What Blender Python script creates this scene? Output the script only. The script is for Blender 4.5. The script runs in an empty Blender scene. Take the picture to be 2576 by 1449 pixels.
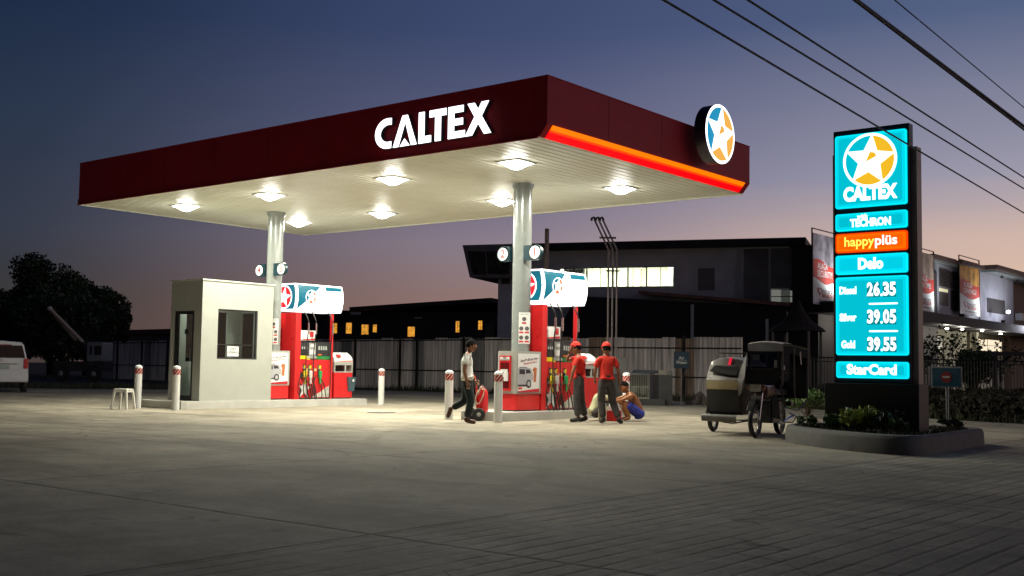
import bpy, bmesh, math, random
import numpy as np
from mathutils import Vector, Matrix
random.seed(7)
SC = bpy.context.scene
COL = SC.collection
# ------------------------------------------------------------------ camera
F_PX, CX, CY, CZ, YAW, PIT, ROL = 2823.535, 25.9666, -14.9566, 1.0601, 0.67607, 0.0715408, 0.0153385
def _axes():
    f = Vector((-math.sin(YAW)*math.cos(PIT), math.cos(YAW)*math.cos(PIT), math.sin(PIT)))
    r = Vector((math.cos(YAW), math.sin(YAW), 0)); u = r.cross(f)
    return r*math.cos(ROL)+u*math.sin(ROL), -r*math.sin(ROL)+u*math.cos(ROL), f
RT, UP, FW = _axes()
cam_d = bpy.data.cameras.new('camera'); cam = bpy.data.objects.new('camera', cam_d); COL.objects.link(cam)
cam_d.sensor_width = 36; cam_d.lens = 36*F_PX/2576; cam_d.clip_end = 3000; cam_d.clip_start = .05
m = Matrix.Identity(4)
for i in range(3):
    m[i][0] = RT[i]; m[i][1] = UP[i]; m[i][2] = -FW[i]
m[0][3], m[1][3], m[2][3] = CX, CY, CZ
cam.matrix_world = m
SC.camera = cam
def W(x, y, t):
    """world point at real distance t (metres along the view axis)"""
    return Vector((CX, CY, CZ)) + t*(FW + RT*((x-1288)/F_PX) + UP*((724.5-y)/F_PX))
# ------------------------------------------------------------------ sky, sun, exposure
def lin(c):
    return tuple(((v/255)/12.92 if v/255 <= .04045 else ((v/255+.055)/1.055)**2.4) for v in c)
world = bpy.data.worlds.new('World'); SC.world = world; world.use_nodes = True
nt = world.node_tree; nt.nodes.clear()
N = nt.nodes.new; Lk = nt.links.new
tc = N('ShaderNodeTexCoord'); sep = N('ShaderNodeSeparateXYZ'); Lk(tc.outputs['Generated'], sep.inputs[0])
def ramp(stops):
    r = N('ShaderNodeValToRGB'); cr = r.color_ramp; cr.interpolation = 'EASE' if False else 'LINEAR'
    while len(cr.elements) < len(stops): cr.elements.new(.5)
    for e, (p, c) in zip(cr.elements, stops):
        e.position = p; e.color = (*lin(c), 1)
    return r
mul = N('ShaderNodeMath'); mul.operation = 'MULTIPLY'; Lk(sep.outputs['Z'], mul.inputs[0]); mul.inputs[1].default_value = 2.0
sm_ = N('ShaderNodeMapping'); sm_.inputs['Scale'].default_value = (3, 3, 22); Lk(tc.outputs['Generated'], sm_.inputs[0])
sn = N('ShaderNodeTexNoise'); sn.inputs['Scale'].default_value = 1.2; sn.inputs['Detail'].default_value = 5; Lk(sm_.outputs[0], sn.inputs['Vector'])
sma = N('ShaderNodeMath'); sma.operation = 'MULTIPLY_ADD'; Lk(sn.outputs['Fac'], sma.inputs[0]); sma.inputs[1].default_value = .035; Lk(mul.outputs[0], sma.inputs[2])
smb = N('ShaderNodeMath'); smb.operation = 'SUBTRACT'; Lk(sma.outputs[0], smb.inputs[0]); smb.inputs[1].default_value = .0175
LEFT = ramp([(0, (62, 56, 54)), (.11, (56, 55, 57)), (.22, (52, 58, 72)), (.42, (40, 53, 74)), (.6, (28, 43, 69)), (1, (20, 31, 56))])
MID = ramp([(0, (168, 120, 106)), (.13, (152, 124, 120)), (.22, (146, 132, 144)), (.34, (108, 108, 136)), (.58, (66, 78, 115)), (1, (38, 52, 90))])
RIGHT = ramp([(0, (236, 184, 138)), (.12, (228, 192, 164)), (.23, (208, 181, 170)), (.33, (158, 155, 172)), (.59, (84, 98, 132)), (1, (50, 62, 98))])
for r in (LEFT, MID, RIGHT): Lk(smb.outputs[0], r.inputs[0])
# how far a direction lies from the afterglow on the horizon
dx, dy = math.sin(math.radians(6)), math.cos(math.radians(6))
def mth(op, a, b=None):
    n = N('ShaderNodeMath'); n.operation = op
    for i, v in enumerate((a, b)):
        if v is None: continue
        if isinstance(v, (int, float)): n.inputs[i].default_value = v
        else: Lk(v, n.inputs[i])
    return n.outputs[0]
dot = mth('ADD', mth('MULTIPLY', sep.outputs['X'], dx), mth('MULTIPLY', sep.outputs['Y'], dy))
ln = mth('SQRT', mth('ADD', mth('MULTIPLY', sep.outputs['X'], sep.outputs['X']), mth('MULTIPLY', sep.outputs['Y'], sep.outputs['Y'])))
dx2, dy2 = math.sin(math.radians(64)), math.cos(math.radians(64))
dot2 = mth('ADD', mth('MULTIPLY', sep.outputs['X'], dx2), mth('MULTIPLY', sep.outputs['Y'], dy2))
az1 = mth('DIVIDE', dot, mth('MAXIMUM', ln, .01)); az2 = mth('DIVIDE', dot2, mth('MAXIMUM', ln, .01)); az = mth('MAXIMUM', az1, az2)
def mapr(v, a, b):
    n = N('ShaderNodeMapRange'); n.interpolation_type = 'SMOOTHSTEP'; Lk(v, n.inputs[0])
    n.inputs[1].default_value = a; n.inputs[2].default_value = b; return n.outputs[0]
def mixc(f, a, b):
    n = N('ShaderNodeMix'); n.data_type = 'RGBA'; Lk(f, n.inputs[0]); Lk(a, n.inputs[6]); Lk(b, n.inputs[7]); return n.outputs[2]
c1 = mixc(mapr(az, .33, .80), LEFT.outputs[0], MID.outputs[0])
c2 = mixc(mapr(az, .70, .97), c1, RIGHT.outputs[0])
dk = N('ShaderNodeMapRange'); Lk(az, dk.inputs[0])
for i, q in enumerate((-.7, .34, .13, 1.)): dk.inputs[i+1].default_value = q
vs_ = N('ShaderNodeVectorMath'); vs_.operation = 'SCALE'; Lk(c2, vs_.inputs[0]); zd = N('ShaderNodeMapRange'); Lk(sep.outputs['Z'], zd.inputs[0])
for i, q in enumerate((.36, .8, 1., .40)): zd.inputs[i+1].default_value = q
Lk(mth('MULTIPLY', dk.outputs[0], zd.outputs[0]), vs_.inputs['Scale'])
bg = N('ShaderNodeBackground'); Lk(vs_.outputs[0], bg.inputs[0]); bg.inputs[1].default_value = 1.0
# a trace of the physical twilight sky (sun just under the horizon)
sky = N('ShaderNodeTexSky'); sky.sky_type = 'NISHITA'; sky.sun_disc = False
sky.sun_elevation = math.radians(-3); sky.sun_rotation = math.radians(6)
bg2 = N('ShaderNodeBackground'); Lk(sky.outputs[0], bg2.inputs[0]); bg2.inputs[1].default_value = .002
add = N('ShaderNodeAddShader'); Lk(bg.outputs[0], add.inputs[0]); Lk(bg2.outputs[0], add.inputs[1])
wo = N('ShaderNodeOutputWorld'); Lk(add.outputs[0], wo.inputs[0])
sd = bpy.data.lights.new('afterglow_sun', 'SUN'); sd.energy = .16; sd.angle = math.radians(30); sd.color = (1, .74, .66)
so = bpy.data.objects.new('afterglow_sun', sd); COL.objects.link(so)
so.rotation_euler = Vector((-math.sin(math.radians(66)), -math.cos(math.radians(66)), -.06)).to_track_quat('-Z', 'Y').to_euler()
SC.view_settings.view_transform = 'Standard'; SC.view_settings.look = 'None'
SC.view_settings.exposure = 0; SC.view_settings.gamma = 1
SC.cycles.max_bounces = 6; SC.cycles.sample_clamp_indirect = 6

# ------------------------------------------------------------------ materials
MATS = {}
def mat(name, c, rough=.6, metal=0., emit=None, es=0., ns=6., na=.12, bump=0., spec=.5, coat=0., alpha=None, stretch=None):
    if name in MATS: return MATS[name]
    m = bpy.data.materials.new(name); m.use_nodes = True; t = m.node_tree; b = t.nodes['Principled BSDF']
    if max(c) > 1.5: c = lin(c)
    b.inputs['Roughness'].default_value = rough; b.inputs['Metallic'].default_value = metal
    b.inputs['Specular IOR Level'].default_value = spec; b.inputs['Coat Weight'].default_value = coat
    tc = t.nodes.new('ShaderNodeTexCoord'); mp = t.nodes.new('ShaderNodeMapping'); t.links.new(tc.outputs['Object'], mp.inputs[0])
    if stretch: mp.inputs['Scale'].default_value = stretch
    n = t.nodes.new('ShaderNodeTexNoise'); n.inputs['Scale'].default_value = ns; n.inputs['Detail'].default_value = 5
    t.links.new(mp.outputs[0], n.inputs['Vector'])
    if na > 0:
        r = t.nodes.new('ShaderNodeMapRange'); t.links.new(n.outputs['Fac'], r.inputs[0])
        r.inputs[1].default_value = .25; r.inputs[2].default_value = .75
        r.inputs[3].default_value = 1-na; r.inputs[4].default_value = 1+na
        v = t.nodes.new('ShaderNodeVectorMath'); v.operation = 'SCALE'; v.inputs[0].default_value = c
        t.links.new(r.outputs[0], v.inputs['Scale']); t.links.new(v.outputs[0], b.inputs['Base Color'])
        rr = t.nodes.new('ShaderNodeMapRange'); t.links.new(n.outputs['Fac'], rr.inputs[0])
        rr.inputs[3].default_value = max(0, rough-.08); rr.inputs[4].default_value = min(1, rough+.08)
        t.links.new(rr.outputs[0], b.inputs['Roughness'])
    else: b.inputs['Base Color'].default_value = (*c, 1)
    if bump:
        bp = t.nodes.new('ShaderNodeBump'); bp.inputs['Strength'].default_value = bump; bp.inputs['Distance'].default_value = .02
        t.links.new(n.outputs['Fac'], bp.inputs['Height']); t.links.new(bp.outputs[0], b.inputs['Normal'])
    if emit is not None:
        if max(emit) > 1.5: emit = lin(emit)
        b.inputs['Emission Color'].default_value = (*emit, 1); b.inputs['Emission Strength'].default_value = es
    if alpha is not None: b.inputs['Alpha'].default_value = alpha
    MATS[name] = m; return m
def glass(name, tint=(.75, .8, .8), mixf=.15, rough=.03):
    if name in MATS: return MATS[name]
    m = bpy.data.materials.new(name); m.use_nodes = True; t = m.node_tree; t.nodes.clear()
    o = t.nodes.new('ShaderNodeOutputMaterial'); mx = t.nodes.new('ShaderNodeMixShader'); tr = t.nodes.new('ShaderNodeBsdfTransparent')
    g = t.nodes.new('ShaderNodeBsdfGlossy'); tr.inputs[0].default_value = (*tint, 1); g.inputs['Roughness'].default_value = rough
    fr = t.nodes.new('ShaderNodeFresnel'); fr.inputs[0].default_value = 1.2 if 'booth' in name or 'tint' in name else 1.5
    ad = t.nodes.new('ShaderNodeMath'); ad.operation = 'ADD'; t.links.new(fr.outputs[0], ad.inputs[0]); ad.inputs[1].default_value = mixf*.3
    t.links.new(ad.outputs[0], mx.inputs[0]); t.links.new(tr.outputs[0], mx.inputs[1]); t.links.new(g.outputs[0], mx.inputs[2]); t.links.new(mx.outputs[0], o.inputs[0])
    MATS[name] = m; return m

# ------------------------------------------------------------------ mesh helpers
class MB:
    def __init__(s): s.v = []; s.f = []; s.sm = []
    def add(s, vs, fs, smooth=False):
        o = len(s.v); s.v += [tuple(p) for p in vs]; s.f += [tuple(i+o for i in f) for f in fs]; s.sm += [smooth]*len(fs); return s
    def box(s, x0, y0, z0, x1, y1, z1):
        return s.add([(x0,y0,z0),(x1,y0,z0),(x1,y1,z0),(x0,y1,z0),(x0,y0,z1),(x1,y0,z1),(x1,y1,z1),(x0,y1,z1)],
                     [(0,3,2,1),(4,5,6,7),(0,1,5,4),(1,2,6,5),(2,3,7,6),(3,0,4,7)])
    def hexa(s, P): return s.add(P, [(0,3,2,1),(4,5,6,7),(0,1,5,4),(1,2,6,5),(2,3,7,6),(3,0,4,7)])
    def rbox(s, x0, y0, z0, x1, y1, z1, b=.02):
        bm = bmesh.new(); bmesh.ops.create_cube(bm, size=1)
        for v in bm.verts: v.co = Vector(((x0+x1)/2+v.co.x*(x1-x0), (y0+y1)/2+v.co.y*(y1-y0), (z0+z1)/2+v.co.z*(z1-z0)))
        bmesh.ops.bevel(bm, geom=bm.edges[:], offset=b, segments=2, profile=.6, affect='EDGES')
        return s.bm(bm, False)
    def bm(s, bm, smooth=True):
        bm.verts.index_update(); s.add([v.co[:] for v in bm.verts], [[v.index for v in f.verts] for f in bm.faces], smooth); bm.free(); return s
    def prism(s, poly, ax, a, b):
        """poly = 2D outline; ax = axis it is extruded along ('x': (y,z), 'y': (x,z), 'z': (x,y))"""
        P = {'x': lambda p, t: (t, p[0], p[1]), 'y': lambda p, t: (p[0], t, p[1]), 'z': lambda p, t: (p[0], p[1], t)}[ax]
        n = len(poly); return s.add([P(p, a) for p in poly]+[P(p, b) for p in poly],
            [tuple(range(n))[::-1], tuple(range(n, 2*n))]+[(i, (i+1) % n, n+(i+1) % n, n+i) for i in range(n)])
    def flat(s, o, u, v, poly, t=.004):
        """thin plate: outline in (u,v) from origin o, thickness t along u x v"""
        o = Vector(o); u = Vector(u); v = Vector(v); nn = u.cross(v).normalized()*t; n = len(poly)
        vs = [o+u*p[0]+v*p[1] for p in poly]; return s.add([p+nn for p in vs]+[p[:] for p in vs],
            [tuple(range(n)), tuple(range(n, 2*n))[::-1]]+[(i, n+i, n+(i+1) % n, (i+1) % n) for i in range(n)])
    def tube(s, pts, r, n=8, caps=True, smooth=True):
        pts = [Vector(p) for p in pts]; R = r if isinstance(r, (list, tuple)) else [r]*len(pts); vs = []; up = None
        for i, p in enumerate(pts):
            d = (pts[min(i+1, len(pts)-1)]-pts[max(i-1, 0)]).normalized()
            if up is None: up = Vector((0, 0, 1)) if abs(d.z) < .9 else Vector((1, 0, 0))
            a = d.cross(up).normalized(); up = a.cross(d).normalized()
            for k in range(n):
                t = 2*math.pi*k/n; vs.append(p+(a*math.cos(t)+up*math.sin(t))*R[i])
        fs = [(i*n+k, i*n+(k+1) % n, (i+1)*n+(k+1) % n, (i+1)*n+k) for i in range(len(pts)-1) for k in range(n)]
        s.add(vs, fs, smooth)
        if caps: s.add(vs[:n], [tuple(range(n))[::-1]]); s.add(vs[-n:], [tuple(range(n))])
        return s
    def lathe(s, c, prof, n=20, axis='z', smooth=True):
        c = Vector(c); vs = []; A = {'z': ((1,0,0),(0,1,0),(0,0,1)), 'x': ((0,1,0),(0,0,1),(1,0,0)), 'y': ((0,0,1),(1,0,0),(0,1,0))}[axis]
        a, b, d = map(Vector, A)
        for r, z in prof:
            for k in range(n):
                t = 2*math.pi*k/n; vs.append(c+a*math.cos(t)*r+b*math.sin(t)*r+d*z)
        s.add(vs, [(i*n+k, i*n+(k+1) % n, (i+1)*n+(k+1) % n, (i+1)*n+k) for i in range(len(prof)-1) for k in range(n)], smooth)
        if prof[0][0] > 1e-4: s.add(vs[:n], [tuple(range(n))[::-1]])
        if prof[-1][0] > 1e-4: s.add(vs[-n:], [tuple(range(n))])
        return s
    def ell(s, c, r, n=12, m=8):
        bm = bmesh.new(); bmesh.ops.create_uvsphere(bm, u_segments=n, v_segments=m, radius=1)
        for v in bm.verts: v.co = Vector((c[0]+v.co.x*r[0], c[1]+v.co.y*r[1], c[2]+v.co.z*r[2]))
        return s.bm(bm)
    def leaves(s, c, r, n, size, seed=0, hollow=.35, flatz=.5):
        rg = np.random.default_rng(seed); k = 0
        while k < n:
            p = rg.uniform(-1, 1, 3); d = np.linalg.norm(p)
            if d > 1 or d < hollow*rg.random(): continue
            a = rg.normal(size=3); a /= np.linalg.norm(a); b = rg.normal(size=3); b -= a*(a@b); b /= np.linalg.norm(b)
            q = np.array(c)+p*np.array(r); l = size*rg.uniform(.6, 1.4); w = l*.45
            s.add([q-a*l, q+b*w, q+a*l, q-b*w], [(0, 1, 2, 3)]); k += 1
        return s
    def build(s, name, material, parent=None, loc=None):
        me = bpy.data.meshes.new(name); me.from_pydata(s.v, [], s.f); me.polygons.foreach_set('use_smooth', s.sm)
        me.materials.append(material); me.update(); o = bpy.data.objects.new(name, me); COL.objects.link(o)
        if parent is not None: o.parent = parent
        if loc is not None: o.location = loc
        return o
def thing(name, label, cat, loc=(0, 0, 0), rz=0, group=None):
    o = bpy.data.objects.new(name, None); COL.objects.link(o); o.location = loc; o.rotation_euler = (0, 0, rz)
    o.empty_display_size = .2; return tag(o, label, cat, group)
def tag(o, label, cat, group=None, kind=None):
    if label: o['label'] = label
    if cat: o['category'] = cat
    if group: o['group'] = group
    if kind: o['kind'] = kind
    return o
def copy_tree(o, parent=None):
    c = o.copy(); COL.objects.link(c); c.parent = parent
    for ch in [x for x in bpy.data.objects if x.parent == o]: copy_tree(ch, c)
    return c
def text(name, body, size, material, parent, o, u, v, bold=0., align='CENTER', t=.004, width=None, shear=0.):
    """real lettering: font outline turned to mesh, lying on the plane (u,v) at o"""
    cu = bpy.data.curves.new('t', 'FONT'); cu.body = body; cu.size = size; cu.offset = bold*size; cu.align_x = align; cu.align_y = 'CENTER'
    cu.resolution_u = 3; cu.shear = shear; cu.extrude = t/2; cu.fill_mode = 'BOTH'
    ob = bpy.data.objects.new('t', cu); COL.objects.link(ob); dg = bpy.context.evaluated_depsgraph_get()
    me = bpy.data.meshes.new_from_object(ob.evaluated_get(dg)); bpy.data.objects.remove(ob); bpy.data.curves.remove(cu)
    o = Vector(o); u = Vector(u).normalized(); v = Vector(v).normalized(); n = u.cross(v)
    co = np.empty(len(me.vertices)*3); me.vertices.foreach_get('co', co); co = co.reshape(-1, 3)
    if width: 
        w = co[:, 0].max()-co[:, 0].min(); co[:, 0] *= width/w
        if align == 'CENTER': co[:, 0] -= (co[:, 0].max()+co[:, 0].min())/2
    B = np.array([u[:], v[:], n[:]]); q = co@B+np.array(o[:])+np.array(n[:])*t/2
    me.vertices.foreach_set('co', q.ravel()); me.materials.clear(); me.materials.append(material); me.update(); me.name = name
    ob = bpy.data.objects.new(name, me); COL.objects.link(ob); ob.parent = parent; return ob
def ngon(cx, cy, r, n=32, a0=0, a1=2*math.pi, full=True):
    k = n if full else n+1
    return [(cx+r*math.cos(a0+(a1-a0)*i/n), cy+r*math.sin(a0+(a1-a0)*i/n)) for i in range(k)]
def rrect(x0, y0, x1, y1, r=.02, n=4):
    p = []
    for cx, cy, a in ((x1-r, y1-r, 0), (x0+r, y1-r, 90), (x0+r, y0+r, 180), (x1-r, y0+r, 270)):
        p += [(cx+r*math.cos(math.radians(a+90*i/n)), cy+r*math.sin(math.radians(a+90*i/n))) for i in range(n+1)]
    return p
def star5(cx, cy, R, rot=90, k=.42):
    return [(cx+(R if i % 2 == 0 else R*k)*math.cos(math.radians(rot+36*i)), cy+(R if i % 2 == 0 else R*k)*math.sin(math.radians(rot+36*i))) for i in range(10)]
def emblem(parent, o, u, v, R, white, cl, crr, name='star_emblem'):
    """ringed five-pointed star: one colour to its left, another to its right and below"""
    n = Vector(u).cross(Vector(v)).normalized(); o = Vector(o)
    e = MB().flat(o, u, v, ngon(0, 0, R, 40), .006).build(name, white, parent)
    MB().flat(o+n*.006, u, v, [(0, 0)]+ngon(0, 0, R*.9, 20, math.radians(86), math.radians(232), False), .004).build('left_field', cl, e)
    MB().flat(o+n*.006, u, v, [(0, 0)]+ngon(0, 0, R*.9, 28, math.radians(232), math.radians(446), False), .0045).build('right_field', crr, e)
    MB().flat(o+n*.0105, u, v, star5(0, 0, R*.96, 84, .45), .004).build('star', white, e)
    MB().flat(o+n*.0145, u, v, [(-.14*R, -.05*R), (.02*R, .30*R), (.2*R, .26*R), (.26*R, .12*R)][::-1], .003).build('star_notch', crr, e)
    return e
XP, YP, ZP = (1, 0, 0), (0, 1, 0), (0, 0, 1)

# shared materials
M_con = mat('island_concrete', (.50, .49, .45), .8, ns=3, na=.16, bump=.2)
M_wall = mat('booth_paint', (.40, .41, .37), .75, ns=4, na=.05, bump=.08)
M_white = mat('white_paint', (.66, .66, .64), .4, na=.05)
M_red = mat('red_paint', (.62, .018, .02), .3, na=.08, coat=.2)
M_fascia = mat('fascia_red', (.38, .014, .026), .55, ns=1.5, na=.12, spec=.3)
M_grey = mat('grey_paint', (.25, .27, .26), .25, na=.05, coat=.3)
M_lgrey = mat('light_grey_panel', (.36, .36, .33), .5, na=.06)
M_dark = mat('dark_frame', (.02, .02, .022), .4, na=.2)
M_black = mat('black_rubber', (.012, .012, .013), .55, na=.3)
M_chrome = mat('bright_metal', (.6, .6, .6), .25, 1.0, na=.1)
M_soffit = mat('soffit_white', (.80, .80, .68), .42, ns=2, na=.05)
E_white = mat('lit_white', (.8, .8, .8), .5, emit=(1., 1., 1.), es=1.6, na=0)
E_letter = mat('lit_letter', (.8, .8, .8), .5, emit=(.95, .96, 1.), es=2.4, na=0)
E_teal = mat('lit_teal', (0, .05, .07), .4, emit=(0, .14, .21), es=1.0, na=0)
E_blue = mat('lit_blue', (0, .25, .45), .4, emit=(0, .26, .46), es=1.0, na=0)
E_orange = mat('lit_orange', (.6, .3, .05), .4, emit=(.85, .42, .06), es=1.0, na=0)
E_amber = mat('lit_amber', (.6, .4, .05), .4, emit=(.90, .50, .02), es=1.0, na=0)
E_red = mat('lit_red', (.6, .02, .03), .4, emit=(.85, .012, .02), es=1.0, na=0)
M_teal = mat('teal_paint', (.004, .03, .042), .4, na=.1)

# ------------------------------------------------------------------ GROUND
def ground_mat():
    m = bpy.data.materials.new('forecourt_concrete'); m.use_nodes = True; t = m.node_tree; b = t.nodes['Principled BSDF']
    n_, L = t.nodes.new, t.links.new
    tc = n_('ShaderNodeTexCoord'); se = n_('ShaderNodeSeparateXYZ'); L(tc.outputs['Object'], se.inputs[0])
    def mm(op, a, b_=None, c=None):
        n = n_('ShaderNodeMath'); n.operation = op
        for i, v in enumerate((a, b_, c)):
            if v is None: continue
            if isinstance(v, (int, float)): n.inputs[i].default_value = v
            else: L(v, n.inputs[i])
        return n.outputs[0]
    def noise(scale, det=6, vec=None, rough=.6):
        n = n_('ShaderNodeTexNoise'); n.inputs['Scale'].default_value = scale; n.inputs['Detail'].default_value = det; n.inputs['Roughness'].default_value = rough
        L(vec or tc.outputs['Object'], n.inputs['Vector']); return n.outputs['Fac']
    def rng(v, a, b_, c, d):
        n = n_('ShaderNodeMapRange'); L(v, n.inputs[0])
        for i, q in enumerate((a, b_, c, d)): n.inputs[i+1].default_value = q
        return n.outputs[0]
    wob = mm('MULTIPLY', mm('SUBTRACT', noise(1.3, 3), .5), .05)
    X = mm('ADD', se.outputs['X'], wob); Y = mm('ADD', se.outputs['Y'], wob)
    def joint(c, off, sp, w):   # 1 on a joint line
        d = mm('ABSOLUTE', mm('SUBTRACT', mm('FRACT', mm('ADD', mm('DIVIDE', mm('SUBTRACT', c, off), sp), .5)), .5))
        return rng(mm('MULTIPLY', d, sp), w*.5, w, 1., 0.)
    jx = joint(X, 20.8, 4.5, .028); jy = joint(Y, -.8, 4.55, .034)
    jn = mm('MAXIMUM', jx, jy)
    jn = mm('MULTIPLY', jn, rng(noise(2.2, 4), .3, .55, .35, 1.))
    gz = rng(se.outputs['X'], 20.82, 20.86, 0., 1.)
    gr = mm('MULTIPLY', mm('MULTIPLY', joint(X, 20.86, .165, .022), gz), rng(noise(1.1, 5), .38, .6, .15, .9))
    big = noise(.35, 6); mid = noise(1.6, 8); fine = noise(26, 6)
    mp = n_('ShaderNodeMapping'); mp.inputs['Scale'].default_value = (.25, 1.2, 1); mp.inputs['Rotation'].default_value = (0, 0, .5); L(tc.outputs['Object'], mp.inputs[0])
    tyre = noise(.9, 5, mp.outputs[0])
    vor = n_('ShaderNodeTexNoise'); vor.inputs['Scale'].default_value = 3.1; vor.inputs['Detail'].default_value = 2; L(tc.outputs['Object'], vor.inputs['Vector'])
    blot = rng(vor.outputs['Fac'], .66, .74, 0., 1.)
    k = mm('MULTIPLY', rng(big, .32, .68, .62, 1.16), rng(mid, .3, .7, .74, 1.14))
    cb = n_('ShaderNodeCombineXYZ'); L(mm('FLOOR', mm('DIVIDE', mm('SUBTRACT', X, 20.8), 4.5)), cb.inputs[0]); L(mm('FLOOR', mm('DIVIDE', mm('SUBTRACT', Y, -.8), 4.55)), cb.inputs[1])
    wn = n_('ShaderNodeTexWhiteNoise'); L(cb.outputs[0], wn.inputs['Vector']); k = mm('MULTIPLY', k, rng(wn.outputs['Value'], 0., 1., .90, 1.07))
    def arcs(cx, cy, r, w):
        d = mm('SQRT', mm('ADD', mm('POWER', mm('SUBTRACT', X, cx), 2.), mm('POWER', mm('SUBTRACT', Y, cy), 2.)))
        return rng(mm('ABSOLUTE', mm('SUBTRACT', d, r)), w*.4, w, 1., 0.)
    ty = mm('MAXIMUM', mm('MAXIMUM', arcs(13, -9.5, 5.6, .16), arcs(13, -9.5, 7.1, .16)), mm('MAXIMUM', arcs(22, 4, 9.3, .15), arcs(22, 4, 10.8, .15)))
    k = mm('MULTIPLY', k, mm('SUBTRACT', 1., mm('MULTIPLY', mm('MULTIPLY', ty, rng(noise(.8, 4), .42, .62, 0., 1.)), .22)))
    ve = n_('ShaderNodeTexVoronoi'); ve.feature = 'DISTANCE_TO_EDGE'; ve.inputs['Scale'].default_value = .33
    wv = n_('ShaderNodeVectorMath'); wv.operation = 'ADD'; nz_ = n_('ShaderNodeTexNoise'); nz_.inputs['Scale'].default_value = .9; L(tc.outputs['Object'], nz_.inputs['Vector']); L(tc.outputs['Object'], wv.inputs[0]); L(nz_.outputs['Color'], wv.inputs[1]); L(wv.outputs[0], ve.inputs['Vector'])
    crack = mm('MULTIPLY', rng(ve.outputs['Distance'], .002, .006, 1., 0.), rng(noise(.5, 3), .5, .58, 0., 1.)); k = mm('MULTIPLY', k, mm('SUBTRACT', 1., mm('MULTIPLY', crack, .5)))
    oil = mm('MULTIPLY', rng(noise(1.9, 2), .69, .75, 0., 1.), rng(noise(9., 3), .35, .6, .3, 1.)); k = mm('MULTIPLY', k, mm('SUBTRACT', 1., mm('MULTIPLY', oil, .5)))
    spots = rng(noise(5.5, 3), .66, .74, 0., .42); k = mm('MULTIPLY', k, mm('SUBTRACT', 1., spots))
    k = mm('MULTIPLY', k, rng(fine, .25, .75, .80, 1.18)); k = mm('MULTIPLY', k, rng(noise(7., 5), .3, .7, .86, 1.1)); k = mm('MULTIPLY', k, rng(tyre, .50, .66, 1., .70))
    k = mm('MULTIPLY', k, mm('SUBTRACT', 1., mm('MULTIPLY', blot, .32)))
    k = mm('MULTIPLY', k, mm('SUBTRACT', 1., mm('MULTIPLY', jn, .62)))
    k = mm('MULTIPLY', k, mm('SUBTRACT', 1., mm('MULTIPLY', gr, .5)))
    v = n_('ShaderNodeVectorMath'); v.operation = 'SCALE'; v.inputs[0].default_value = (.43, .378, .290); L(k, v.inputs['Scale']); L(v.outputs[0], b.inputs['Base Color'])
    b.inputs['Roughness'].default_value = .85; b.inputs['Specular IOR Level'].default_value = .3
    h = mm('SUBTRACT', mm('MULTIPLY', fine, .3), mm('MULTIPLY', mm('MAXIMUM', jn, gr), 1.))
    bp = n_('ShaderNodeBump'); bp.inputs['Strength'].default_value = .6; bp.inputs['Distance'].default_value = .012; L(h, bp.inputs['Height']); L(bp.outputs[0], b.inputs['Normal'])
    return m
M_ground = ground_mat()
slab = [(-60, -60), (60, -60), (60, 2), (30, 9.0), (19.2, 11.75), (17.4, 12.4), (12.5, 16.2), (8.4, 18.9), (3, 20.3), (-8.3, 21.0), (-10.9, 19.9), (-12.5, 14), (-14.2, 9.5), (-20, 4), (-60, 2)]
g = MB(); g.add([(x, y, 0) for x, y in slab]+[(x, y, -.06) for x, y in slab], [tuple(range(len(slab)))]+[(i, len(slab)+i, len(slab)+(i+1) % len(slab), (i+1) % len(slab)) for i in range(len(slab))])
tag(g.build('forecourt', M_ground), None, None, kind='structure')
M_earth = mat('dark_earth', (.035, .032, .02), .95, ns=.8, na=.5, bump=.5)
g = MB(); R_ = 900; g.add([(-R_, -R_, -.05), (R_, -R_, -.05), (R_, R_, -.05), (-R_, R_, -.05)], [(0, 1, 2, 3)])
tag(g.build('ground', M_earth), None, None, kind='structure')
# grass verge along the far edge of the slab
M_grass = mat('grass', (.028, .032, .012), .8, ns=2, na=.5)
g = MB(); rg = np.random.default_rng(3)
edge = [(19.6, 12.1), (17.4, 12.9), (12.5, 16.8), (8.4, 19.5), (3, 20.9), (-8.3, 21.7), (-11.4, 20.6), (-13.0, 14), (-14.8, 9.8), (-22, 5)]
for (x0, y0), (x1, y1) in zip(edge, edge[1:]):
    L_ = math.hypot(x1-x0, y1-y0); nx, ny = -(y1-y0)/L_, (x1-x0)/L_
    if nx*(0-CX)+ny*(20-CY) < 0: nx, ny = -nx, -ny
    for i in range(int(L_*150)):
        t = rg.random(); d = rg.random()**1.5*4.5-.25; x = x0+(x1-x0)*t+nx*d; y = y0+(y1-y0)*t+ny*d
        h = rg.uniform(.08, .3); a = rg.uniform(0, 6.28); w = rg.uniform(.01, .03); lx, ly = rg.normal(0, .07, 2)
        g.add([(x-w*math.cos(a), y-w*math.sin(a), -.05), (x+w*math.cos(a), y+w*math.sin(a), -.05), (x+lx, y+ly, h)], [(0, 1, 2)])
tag(g.build('grass_verge', M_grass), None, None, kind='stuff')

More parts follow.
